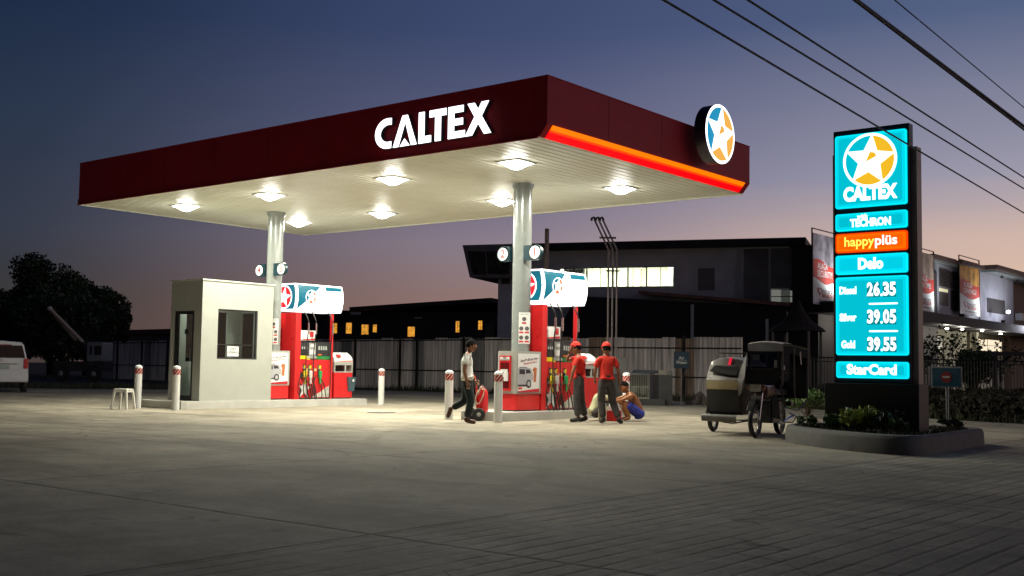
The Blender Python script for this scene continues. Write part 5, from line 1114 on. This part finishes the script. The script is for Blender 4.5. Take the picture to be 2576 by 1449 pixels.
MB().box(18.0, -.05, 4.85, 18.5, -.01, 5.6).build('dim_pane', M_dimlit, mb); MB().box(19.0, -.05, 4.9, 19.2, -.01, 5.55).build('dim_pane', M_dimlit, mb); MB().box(18.52, -.05, 4.9, 18.98, -.01, 5.58).build('dim_pane', mat('dimmer_glass', (.1, .11, .1), .4, emit=(.3, .32, .28), es=.12, na=0), mb)
MB().box(17.98, -.06, 5.2, 19.3, -.052, 5.25).build('pane_rail', M_dark, mb)
# low brown eave and the dark lean-to beneath it
MB().hexa([(11.0, -2.2, 5.28), (19.2, -2.2, 4.56), (19.2, 0, 4.62), (11.0, 0, 5.34), (11.0, -2.2, 5.46), (19.2, -2.2, 4.76), (19.2, 0, 4.82), (11.0, 0, 5.52)]).build('brown_eave', mat('eave_brown', (.26, .12, .09), .7, ns=2, na=.4), mb)
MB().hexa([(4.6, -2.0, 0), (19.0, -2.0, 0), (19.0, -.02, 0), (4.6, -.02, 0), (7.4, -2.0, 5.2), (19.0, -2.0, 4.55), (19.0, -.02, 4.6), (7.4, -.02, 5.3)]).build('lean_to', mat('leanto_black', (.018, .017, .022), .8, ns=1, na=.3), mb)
MB().box(13.9, -2.1, 0, 14.06, -2.0, 4.7).build('lean_to_post', M_pil, mb)
MB().box(17.9, -2.06, .6, 18.05, -2.01, 3.9).build('lean_to_post', M_pil, mb)
# lower left wing
wing = thing('low_wing', 'low dark building with small amber lit windows behind the fence', 'building', (-18.46, 36.13, 0), ang)
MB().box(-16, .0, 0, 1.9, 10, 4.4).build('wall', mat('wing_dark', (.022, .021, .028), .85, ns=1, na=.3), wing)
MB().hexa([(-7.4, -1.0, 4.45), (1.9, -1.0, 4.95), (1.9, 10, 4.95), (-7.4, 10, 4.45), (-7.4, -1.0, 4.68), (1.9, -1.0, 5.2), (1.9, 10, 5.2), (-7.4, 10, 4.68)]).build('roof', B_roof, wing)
MB().box(-16, -.5, 4.4, -7.45, 10, 4.5).build('rear_roof', B_roof, wing)
E_amw = mat('amber_curtain', (.5, .25, .05), .7, emit=(1., .43, .05), es=.75, ns=9, na=0)
tt = E_amw.node_tree; nn_ = [x for x in tt.nodes if x.type == 'TEX_NOISE'][0]; rp = tt.nodes.new('ShaderNodeMapRange'); tt.links.new(nn_.outputs['Fac'], rp.inputs[0]); rp.inputs[1].default_value = .35; rp.inputs[2].default_value = .6; rp.inputs[3].default_value = .35; rp.inputs[4].default_value = 1.0
tt.links.new(rp.outputs[0], tt.nodes['Principled BSDF'].inputs['Emission Strength'])
for (x0, z1_, x1, z0_) in ((-9.05, 3.75, -8.7, 3.07), (-8.12, 3.78, -7.68, 3.05), (-7.04, 3.67, -6.51, 3.0), (-6.26, 3.67, -5.95, 3.14), (-3.89, 3.54, -3.38, 2.88), (-.73, 3.89, -.44, 3.16), (.72, 3.92, 1.03, 3.32)):
    wv = MB().box(x0, -.03, z0_, x1, -.005, z1_).build('window', M_dark, wing); MB().box(x0+.03, -.045, z0_+.03, (x0+x1)/2-.012, -.031, z1_-.03).build('lit_curtain', E_amw, wv); MB().box((x0+x1)/2+.012, -.045, z0_+.03, x1-.03, -.031, z1_-.03).build('lit_curtain', E_amw, wv)
MB().box(-7.3, -1.03, 4.2, -6.6, -1.0, 4.38).build('pale_fascia_board', M_lgrey, wing); MB().box(-3.0, -1.03, 3.98, -2.5, -1.0, 4.05).build('pale_fascia_board', M_lgrey, wing)
MB().box(1.2, -.04, 2.9, 1.75, -.005, 3.75).build('dim_window', mat('dim_window', (.06, .055, .05), .5, ns=3, na=.5), wing)

# ------------------------------------------------------------------ RIGHT BUILDING (facade along Y at x = 1.05)
XB = 1.05; ob = thing('shop_building', 'white walled shop building with brown flat roofs behind the banners', 'building', (XB, 41, 0))
Yb = lambda y: y-41
S_white = mat('shop_white', (.42, .42, .48), .8, ns=1, na=.15); S_brown2 = mat('shop_brown', (.10, .055, .04), .7, ns=1, na=.3); S_soff = mat('shop_soffit', (.22, .23, .22), .7); S_dk = mat('shop_dark', (.05, .045, .045), .8)
MB().box(-9, 1.5, 0, 0, Yb(62), 8.0).build('dark_front_block', S_dk, ob)
MB().box(-9, Yb(62), 5.0, 0, Yb(67.5), 8.7).build('louvre_block', S_white, ob)
MB().box(-9, Yb(67.5), 5.0, 0, Yb(80.6), 8.9).build('wall', S_white, ob); MB().box(-9, Yb(80.6), 0, -.3, Yb(100), 8.8).build('dark_wall', S_brown2, ob)
MB().box(-9.5, Yb(60), 8.75, .5, Yb(64.6), 9.05).build('roof_slab', S_brown2, ob); MB().box(-9.5, Yb(64.6), 8.75, .9, Yb(69.8), 9.0).build('roof_slab', S_brown2, ob); MB().box(-9.5, Yb(71.9), 8.95, 1.2, Yb(102), 9.27).build('roof_slab', S_brown2, ob)
k = MB(); k.box(-9.4, Yb(60.1), 8.6, .4, Yb(69.5), 8.745); k.box(-9.4, Yb(72), 8.75, 1.05, Yb(101), 8.945); k.build('soffit', S_soff, ob)
for (y0, y1, z0_, z1_) in ((62.4, 64.2, 7.1, 8.35), (64.4, 67.4, 7.1, 8.3)):
    k = MB(); n_l = 8
    for i in range(n_l): z = z0_+(z1_-z0_)*i/n_l; k.hexa([(.0, Yb(y0), z), (.14, Yb(y0), z), (.14, Yb(y1), z), (0, Yb(y1), z), (0, Yb(y0), z+.09), (.06, Yb(y0), z+.09), (.06, Yb(y1), z+.09), (0, Yb(y1), z+.09)])
    k.build('louvre', mat('louvre_brown', (.09, .07, .06), .6), ob)
MB().box(.001, Yb(62.4), 6.75, .03, Yb(64.2), 6.95).build('lit_slot', mat('lit_slot', (.7, .7, .5), .5, emit=(.9, .85, .5), es=.6, na=0), ob)
MB().box(.001, Yb(62.4), 5.8, .02, Yb(64.3), 6.7).build('dull_panel', mat('dull_panel', (.14, .13, .11), .7), ob); MB().box(.001, Yb(64.8), 5.6, .02, Yb(67.2), 7.0).build('balcony_door', S_dk, ob)
MB().box(.001, Yb(73.4), 5.85, .03, Yb(78.1), 6.95).build('window', S_dk, ob)
MB().rbox(.05, Yb(80.9), 5.54, .5, Yb(82.1), 6.12, .02).build('aircon_unit', mat('aircon_white', (.35, .35, .38), .5), ob)
MB().box(-9, .5, 4.25, 2.2, Yb(98), 4.85).build('eave_canopy', mat('eave_black', (.022, .02, .022), .7), ob)
# ground floor: pale wall, columns, lit windows
S_g = mat('ground_floor_wall', (.40, .38, .29), .8, ns=.8, na=.2)
MB().box(-9, Yb(62), -.05, -.8, Yb(98), 4.25).build('ground_wall', S_g, ob)
k = MB()
MB().box(-.5, Yb(46), -.05, -.2, Yb(46.6), 4.25).build('column', S_g, ob); MB().box(-.5, Yb(60), -.05, -.1, Yb(60.8), 4.25).build('column', S_g, ob); MB().box(-.5, Yb(71), -.05, -.1, Yb(71.6), 4.25).build('column', S_g, ob)
for y in (42.4, 43.6, 44.8, 46.6): MB().box(1.3, Yb(y), -.05, 1.42, Yb(y)+.12, 2.9).build('pale_post', mat('post_pale', (.6, .6, .56), .7), ob)
E_shop = mat('shop_lit', (.8, .7, .5), .5, emit=(1., .85, .62), es=.95, ns=.8, na=0); E_shopd = mat('shop_lit_dim', (.6, .6, .5), .5, emit=(.6, .62, .5), es=.35, na=0)
q = MB().box(-.79, Yb(72.5), 2.9, -.75, Yb(80), 3.95).build('shop_window', M_dark, ob); MB().box(-.745, Yb(72.6), 2.98, -.73, Yb(75.9), 3.86).build('lit_pane', E_shop, q); MB().box(-.745, Yb(76.1), 2.98, -.73, Yb(79.8), 3.86).build('lit_pane', E_shop, q)
MB().box(-.72, Yb(72.4), 3.4, -.70, Yb(80), 3.43).build('glazing_bar', M_dark, q)
q = MB().box(-.79, Yb(62.3), 2.6, -.75, Yb(65.2), 3.75).build('shop_window', M_dark, ob); MB().box(-.745, Yb(62.4), 2.65, -.73, Yb(65.1), 3.7).build('lit_pane', E_shopd, q)
for (y, z, e) in ((44.2, 4.15, 1.), (58.9, 4.05, .7), (62, 4.12, 1.), (66.5, 4.2, .5), (71, 4.12, 1.)):
    MB().ell((1.6, Yb(y), z), (.12, .14, .05), 10, 6).build('downlight', mat('downlight', (.9, .9, .9), .5, emit=(1., .95, .85), es=9., na=0), ob)
    ld = bpy.data.lights.new('shop_light', 'POINT'); ld.energy = 130*e; ld.shadow_soft_size = .15; ld.color = (1, .95, .82); lo = bpy.data.objects.new('shop_light', ld); COL.objects.link(lo); lo.parent = ob; lo.location = (1.6, Yb(y), z-.2)
for (y, z) in ((74.2, 5.87), (75.9, 4.72)):
    MB().ell((1.3 if z > 5 else 2.45, Yb(y), z), (.14, .14, .13), 10, 8).build('floodlight', mat('floodlight', (.9, .9, .9), .5, emit=(.92, .92, 1.), es=14., na=0), ob)
    ld = bpy.data.lights.new('floodlight_light', 'POINT'); ld.energy = 170; ld.shadow_soft_size = .2; ld.color = (.85, .88, 1.); lo = bpy.data.objects.new('floodlight_light', ld); COL.objects.link(lo); lo.parent = ob; lo.location = (1.9 if z > 5 else 2.8, Yb(y), z)
for y in (75.3, 79.5): MB().ell((.6, Yb(y), 8.62), (.14, .14, .1), 8, 6).build('soffit_downlight', M_black, ob)

# small uplights on the eave that light the banners
for i, (y, z, e) in enumerate(((43.5, 4.86, 150), (60.4, 4.86, 130), (69.8, 4.86, 110), (76.5, 4.86, 60))):
    MB().rbox(2.0, Yb(y)-.16, z, 2.25, Yb(y)+.16, z+.2, .03).build('banner_uplight', M_black, ob)
    ld = bpy.data.lights.new('uplight', 'SPOT'); ld.energy = e*4; ld.spot_size = 2.2; ld.spot_blend = .9; ld.color = (.92, .98, 1.); ld.shadow_soft_size = .1
    lo = bpy.data.objects.new('uplight', ld); COL.objects.link(lo); lo.parent = ob; lo.location = (2.15, Yb(y), z+.28); lo.rotation_euler = Vector((-.72, 0, 1.)).to_track_quat('-Z', 'Y').to_euler()
# banners in steel frames
Bw = mat('banner_white', (.75, .78, .76), .6, na=.06); Br = mat('banner_red', (.52, .05, .035), .6, na=.08)
def banner(y0, w, z0, h, label, l1, l2, pm, wave=.36):
    t = thing('banner_frame', label, 'banner', (XB+.5, y0, z0)); top = h*1.07
    for nm, (a_, b_, c_, d_) in (('frame_post', (-.10, -.08, -.3, top)), ('frame_post', (w+.04, w+.10, -.3, top))): MB().box(-.04, a_, c_, .04, b_, d_).build(nm, M_dark, t)
    k = MB(); k.box(-.03, -.08, top-.05, .03, w+.04, top)
    for i in range(7): k.box(-.03, -.08, -.3+(top+.2)*i/7, -.01, w+.04, -.27+(top+.2)*i/7)
    k.build('frame_rail', M_dark, t)
    s = MB().box(.0, 0, 0, .02, w, h).build('sheet', Bw, t)
    wav = lambda y, base, ph: base*h+.045*h*math.sin(2*math.pi*y/w*.8+ph)
    n_ = 16; lo_ = [(w*i/n_, wav(w*i/n_, .34, 1.9)) for i in range(n_+1)]; hi_ = [(w*i/n_, wav(w*i/n_, .60, .6)) for i in range(n_+1)]
    MB().flat((.021, 0, 0), YP, ZP, lo_+hi_[::-1], .006).build('red_wave', Br, s)
    MB().flat((.021, 0, 0), YP, ZP, [(0, h)]+[(a_, b_+.01) for a_, b_ in hi_]+[(w, h)], .005).build('photo_area', pm, s)
    text('lettering', l1, .13*h, Bw, s, (.029, w*.40, h*.545), YP, ZP, .005, width=w*.44); text('lettering', l2, .13*h, Bw, s, (.029, w*.50, h*.435), YP, ZP, .005, width=w*.66)
    text('logo_text', 'micara', .11*h, mat('logo_maroon', (.14, .015, .02), .6), s, (.024, w*.60, h*.20), YP, ZP, .0, width=w*.48)
    MB().flat((.021, 0, 0), YP, ZP, [(w*.38, h*.11), (w*.84, h*.11), (w*.84, h*.16), (w*.38, h*.16)], .004).build('logo_bar', Br, s)
    text('logo_caption', 'LAND, INC.', .045*h, Bw, s, (.027, w*.62, h*.135), YP, ZP, .01, width=w*.38)
    hp = [(w*.28+w*.11*math.sin(a_)**3, h*.19+h*.055*(13*math.cos(a_)-5*math.cos(2*a_)-2*math.cos(3*a_)-math.cos(4*a_))/13) for a_ in np.linspace(0, 2*math.pi, 24, endpoint=False)]
    MB().flat((.021, 0, 0), YP, ZP, hp[::-1], .005).build('logo_heart', Br, s)
    MB().flat((.027, 0, 0), YP, ZP, [((y_-w*.28)*.62+w*.29, (z_-h*.19)*.62+h*.195) for y_, z_ in hp[::-1]], .003).build('logo_heart_inner', Bw, s)
    text('strapline', 'Micropaupera ka na!', .04*h, MATS['logo_maroon'], s, (.024, w*.55, h*.065), YP, ZP, .0, width=w*.6)
banner(40.69, 3.0, 4.68, 3.75, 'tall banner reading ALAGA SECURITY, partly hidden by the left edge of the tower', 'ALAGA', 'SECURITY!', mat('photo_grey', (.34, .30, .34), .6, ns=1.3, na=.8))
banner(56.35, 3.4, 5.17, 3.75, 'banner reading ALAGA FUN TIME immediately right of the tower', 'ALAGA', 'FUN TIME!', mat('photo_tan', (.36, .26, .2), .6, ns=1.1, na=.7))
banner(65.23, 4.5, 5.32, 3.85, 'banner with an orange photo on top, farthest right of the three', 'ALAGA', 'DIVING!', mat('photo_orange', (.6, .3, .06), .6, ns=1.2, na=.8))

# ------------------------------------------------------------------ HUT, RAILING, TREES, BUSHES
t = thing('thatched_hut', 'small dark hut with a pointed thatched roof behind the tricycle', 'hut', (6.35, 28.2, -.05))
M_that = mat('thatch_dark', (.022, .015, .012), .95, ns=9, na=.5); k = MB()
k.lathe((0, 0, 0), [(1.15, 2.80), (1.0, 2.95), (.6, 3.2), (.3, 3.6), (.12, 4.0), (.0, 4.15)], 14, smooth=False); k.build('roof', M_that, t)
for (x, y) in ((-.8, -.6), (.75, -.6), (-.8, .6), (.75, .6)): MB().tube([(x, y, 0), (x, y, 2.9)], .06, 8).build('post', M_dark, t)
def railing(pts, label, h=1.3):
    t = thing('steel_railing', label, 'railing', (*pts[0], 0)); o = Vector((*pts[0], 0)); M = mat('railing_black', (.012, .012, .012), .5)
    for (ax, ay), (bx, by) in zip(pts, pts[1:]):
        a_ = Vector((ax, ay, 0))-o; d = Vector((bx-ax, by-ay, 0)); L = d.length; d /= L; s = 0; k = MB()
        k.tube([a_+V(0, 0, h), a_+d*L+V(0, 0, h)], .025, 5, smooth=False); k.tube([a_+V(0, 0, h-.14), a_+d*L+V(0, 0, h-.14)], .018, 5, smooth=False); k.tube([a_+V(0, 0, .15), a_+d*L+V(0, 0, .15)], .018, 5, smooth=False)
        while s < L: q = a_+d*s; k.box(q.x-.014, q.y-.014, .12, q.x+.014, q.y+.014, h); s += .13
        k.build('railing_panel', M, t)
p0, p1, p2 = W(2040, 930, 40), W(2325, 930, 41), W(2590, 940, 42)
railing([(p0.x, p0.y), (p1.x, p1.y), (p2.x, p2.y)], 'black upright bar railing on a low bank across the right background', 1.62)
def tree(loc, h, r, label, lm, n, ls, group, seed, cz=.62, rz_=.42, trunk=.09, limbs=6, hollow=.3):
    t = thing('tree', label, 'tree', loc, 0, group); rg = random.Random(seed); k = MB(); lf = MB()
    k.tube([(0, 0, 0), (rg.uniform(-.1, .1)*r, rg.uniform(-.1, .1)*r, h*.4), (0, 0, h*.8)], [trunk, trunk*.75, trunk*.3], 7)
    for i in range(limbs):
        a_ = i*6.28/limbs+rg.uniform(-.4, .4); rr_ = r*rg.uniform(.45, .9); zz = h*rg.uniform(.55, .92)
        tip = (rr_*math.cos(a_), rr_*math.sin(a_), zz); k.tube([(0, 0, h*rg.uniform(.25, .5)), (tip[0]*.5, tip[1]*.5, zz*.8), tip], [trunk*.5, trunk*.35, trunk*.12], 6)
        lf.leaves(tip, (r*.42, r*.42, h*.15), n//limbs//2, ls, seed*31+i, .0)
    lf.leaves((0, 0, h*cz), (r, r, h*rz_), n//2, ls, seed*77, hollow)
    k.build('trunk', mat('bark_dark', (.045, .035, .028), .9), t); lf.build('crown', LEAF[lm], t); return t
gt = 'young trees in front of the shop building'
for i, (px_, d_, h_, r_, lab) in enumerate(((2325, 45, 2.9, .85, 'sparse young tree just right of the tower, behind the railing'), (2375, 46, 3.4, .9, 'tallest sparse young tree left of the lit shop window'), (2440, 44, 2.7, .8, 'sparse young tree above the no entry sign, right of its taller neighbour'), (2520, 47, 2.8, .8, 'small sparse tree in front of the lit shop window at the right'))):
    p = W(px_, 990, d_); tree((p.x, p.y, -.05), h_, r_, lab, 2, 230, .10, gt, 11+i, cz=.66, rz_=.30, trunk=.035, hollow=.2)
p = W(2448, 1000, 42.5); shrub(p.x, p.y, -.05, .62, 1.75, 'big dark bush between the railing sections, right of the no entry sign', 2, 2600, .10, name='bush', cat='bush', seed=21)
# low dark scrub that reads as one mass along the right edge of the slab
k = MB(); rg = random.Random(9)
for i in range(26):
    px_ = 2070+i*22; d_ = (36-i*.9) if i < 8 else 29.6-(i-8)*.16; p = W(px_, 1000, d_)
    k.leaves((p.x+rg.uniform(-.2, .2), p.y+rg.uniform(-.2, .2), .22), (.95, .95, .26+.14*rg.random()), 620, .075, 90+i, .0)
    p = W(px_, 1000, d_+4.5); k.leaves((p.x, p.y, .28), (1.3, 1.3, .34+.12*rg.random()), 420, .10, 190+i, .0)
tag(k.build('scrub', mat('scrub_dark', (.022, .020, .010), .85, ns=3, na=.4)), None, None, kind='stuff')
p = W(2030, 1010, 27); shrub(p.x, p.y, -.05, .5, .62, 'low green leafy bush behind the tricycle, left of the tower plinth', 0, 620, .06, name='bush', cat='bush', seed=40)
p = W(1880, 1005, 33); shrub(p.x, p.y, -.05, .6, .6, 'low dark bush at the slab edge behind the tricycle sidecar', 2, 500, .07, name='bush', cat='bush', seed=41)
# timber pergola at the far right
p = W(2480, 930, 44); t = thing('pergola', 'dark timber pergola with braced posts at the far right edge', 'pergola', (p.x, p.y, -.05), VA)
MB().box(-.6, -.1, 1.9, 4.2, .1, 2.06).build('beam', M_dark, t)
for x in (.35, 2.1, 3.9):
    MB().box(x-.08, -.08, 0, x+.08, .08, 1.9).build('post', M_dark, t); MB().tube([(x, 0, 1.35), (x-.6, 0, 1.9)], .05, 4, smooth=False).build('brace', M_dark, t); MB().tube([(x, 0, 1.35), (x+.6, 0, 1.9)], .05, 4, smooth=False).build('brace', M_dark, t)

# ------------------------------------------------------------------ LEFT: TREES, BOOM TRUCK, CAR, LOW ROOF
gl = 'big dark trees beyond the left fence'
for (px_, py_top, d_, r_, h_, lab, sd) in ((128, 645, 90, 3.1, 9.9, 'tallest dark tree at the far left against the dusk sky', 31), (50, 730, 88, 3.0, 7.4, 'broad dark tree left of the tallest one, behind the white car', 32), (216, 705, 92, 2.8, 8.1, 'broad dark tree right of the tallest one at the left', 33), (272, 800, 86, 1.6, 5.3, 'low dark tree at the right end of the left group', 34), (150, 790, 84, 3.4, 6.2, 'dark tree in front of the tallest one, behind the raised boom', 35), (10, 800, 92, 2.0, 5.2, 'small dark tree cut by the left edge of the picture', 36)):
    p = W(px_, 930, d_); tree((p.x, p.y, -.05), h_*.96, r_*.93, lab, 2, 12500, .17, gl, sd, cz=.56, rz_=.40, trunk=.3, limbs=11, hollow=.1)
# low warehouse roof
p = W(300, 930, 85); t = thing('warehouse', 'low warehouse with a shallow dark roof beyond the left fence', 'building', (p.x, p.y, -.05), VA)
MB().box(.6, 0, 0, 9, 8, 3.2).build('wall', mat('warehouse_grey', (.08, .08, .08), .9), t); MB().hexa([(.2, -.4, 3.2), (9.5, -.4, 3.45), (9.5, 8, 3.45), (.2, 8, 3.2), (.2, -.4, 3.55), (9.5, -.4, 3.95), (9.5, 8, 3.95), (.2, 8, 3.55)]).build('roof', mat('warehouse_roof', (.07, .03, .03), .8), t)
# boom truck
p = W(205, 915, 62); t = thing('boom_truck', 'dim truck with a raised lattice boom in front of the dark trees', 'truck', (p.x, p.y, -.05), VA)
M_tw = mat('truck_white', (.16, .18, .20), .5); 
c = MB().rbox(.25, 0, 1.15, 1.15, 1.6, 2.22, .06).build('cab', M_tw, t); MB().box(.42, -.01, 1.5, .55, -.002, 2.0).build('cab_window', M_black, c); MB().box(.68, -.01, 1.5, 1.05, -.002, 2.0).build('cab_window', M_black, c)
MB().box(-1.6, .1, .6, 1.2, 1.5, 1.14).build('chassis', mat('truck_dark', (.02, .02, .022), .6), t)
for x in (.7, -1.1): q = MB().lathe((x, 0, .45), [(.42, -.12), (.45, .0), (.42, .12)], 18, 'y').build('wheel', M_black, t); MB().lathe((x, -.14, .45), [(0, 0), (.16, .0), (.16, .03)], 12, 'y').build('hub', M_tw, q)
def boomb(a_, b_, nm, r_, m_): MB().tube([a_, b_], r_, 6, smooth=False).build(nm, m_, t)
M_bm = mat('boom_tan', (.48, .40, .28), .5)
boomb((-.15, .5, 2.2), (-2.05, .5, 4.0), 'boom_section', .10, M_bm); boomb((-.65, .7, 2.3), (-1.95, .7, 3.75), 'boom_section', .09, mat('boom_tan_dim', (.35, .28, .2), .6)); boomb((.2, .5, 1.2), (-.15, .5, 2.2), 'boom_foot', .12, MATS['truck_dark'])
MB().ell((-2.1, .5, 4.05), (.16, .14, .14), 10, 8).build('boom_head', mat('boom_head', (.5, .48, .46), .5), t)
# white people carrier seen from behind
t = thing('parked_car', 'white people carrier seen from behind at the left edge, parked on the slab', 'car', (0, 0, 0))
pc = W(1, 929, 37.2); t.location = (pc.x, pc.y, 0); t.rotation_euler = (0, 0, VA+.42)
M_cw = mat('car_white', (.50, .50, .53), .3, coat=.6, na=.04); M_cg = mat('car_glass', (.012, .010, .013), .08)
sec = [(-.84, .34), (-.86, .62), (-.85, .95), (-.80, 1.10), (-.68, 1.60), (-.60, 1.69), (0, 1.73), (.60, 1.69), (.68, 1.60), (.80, 1.10), (.85, .95), (.86, .62), (.84, .34)]
sec2 = [(x*.96, z*.985+.01) for x, z in sec]
def loft(b_, secs, ys):
    n_ = len(secs[0]); vs = [(x, y, z) for s_, y in zip(secs, ys) for x, z in s_]
    return b_.add(vs, [(i*n_+k_, i*n_+k_+1, (i+1)*n_+k_+1, (i+1)*n_+k_) for i in range(len(ys)-1) for k_ in range(n_-1)]+[tuple(range(n_)), tuple(range((len(ys)-1)*n_, len(ys)*n_))[::-1]], False)
front = [(x, min(z, 1.0) if z > 1.0 else z) for x, z in sec]
b = MB(); loft(b, [sec2, sec, sec, [(x*.95, z) for x, z in sec], front, [(x*.9, min(z, .85)) for x, z in front]], [0, .10, 2.0, 2.9, 3.5, 4.3]); b.build('body', M_cw, t)
q = MB().flat((0, -.012, 0), XP, ZP, [(-.74, 1.16), (.74, 1.16), (.63, 1.57), (-.63, 1.57)], .014).build('rear_window', M_cg, t)
MB().flat((0, -.005, 0), XP, ZP, [(-.30, 1.56), (.30, 1.56), (.30, 1.60), (-.30, 1.60)], .02).build('brake_light', mat('brake_lamp', (.2, .01, .02), .3), t)
MB().rbox(-.86, -.09, .36, .86, .05, .62, .04).build('bumper', M_cw, t)
for s in (-1, 1):
    MB().rbox(s*.77-.075, -.03, .80, s*.77+.075, .12, 1.14, .02).build('tail_light', mat('tail_lamp', (.35, .02, .02), .25, coat=.5), t)
    for y in (.75, 3.3): qq = MB().lathe((s*.74, y, .31), [(.2, -.1), (.31, -.09), (.31, .09), (.2, .1)], 22, 'x').build('wheel', M_black, t); MB().lathe((s*.74, y, .31), [(0, -.08), (.2, -.08), (.2, .08), (0, .08)], 16, 'x').build('rim', M_chrome, qq)
q = MB().box(.15-.4, -.025, .78, .15+.12, -.008, .92).build('number_plate', mat('plate_green', (.25, .3, .27), .4, ns=40, na=.3), t)
MB().tube([(-.55, -.02, .955), (.5, -.02, .955)], .012, 6).build('tailgate_trim', M_sil, t)
MB().box(-.06, -.03, 1.04, .06, -.012, 1.10).build('badge', M_chrome, t)
for s in (-1, 1): MB().prism([(.35, 1.14), (2.7, 1.14), (2.3, 1.56), (.5, 1.58)], 'x', s*.80-.006, s*.80+.006).build('side_window', M_cg, t)

# ------------------------------------------------------------------ OVERHEAD WIRES
M_wire = mat('wire_black', (.01, .01, .01), .6, na=0)
def wire(pts, z, r, label, grp='wires crossing the upper right sky'):
    A, B = np.polyfit([p[1] for p in pts], [p[0] for p in pts], 1)
    o = MB().tube([(A*y+B, y, z) for y in np.linspace(-16, 70, 24)], r, 6).build('overhead_wire', M_wire); tag(o, label, 'wire', grp)
wire([(21.14, -6.87), (20.94, -4.5), (20.75, -1.08), (20.59, .93), (20.25, 7.81)], 4.2, .0115, 'lowest overhead wire, passing in front of the price tower')
wire([(20.89, -5.57), (20.75, -2.68), (20.56, 1.02), (20.36, 7.4)], 4.6, .012, 'second overhead wire up from the one crossing the tower')
wire([(20.99, -5.13), (20.87, -2.3), (20.78, .69), (20.5, 6.85)], 4.7, .012, 'third overhead wire up, just above the second')
wire([(20.02, .08), (19.97, 2.18), (19.93, 3.97), (19.75, 9.92)], 6.3, .030, 'thick twisted overhead cable near the upper right corner')
wire([(20.07, .08), (20.0, 2.18), (19.94, 3.97), (19.74, 9.92)], 6.24, .022, 'thin cable strapped close beside the thick one')
wire([(20.26, .99), (20.12, 4.31), (19.99, 8.98)], 6.5, .010, 'thinnest overhead wire, topmost at the right edge')
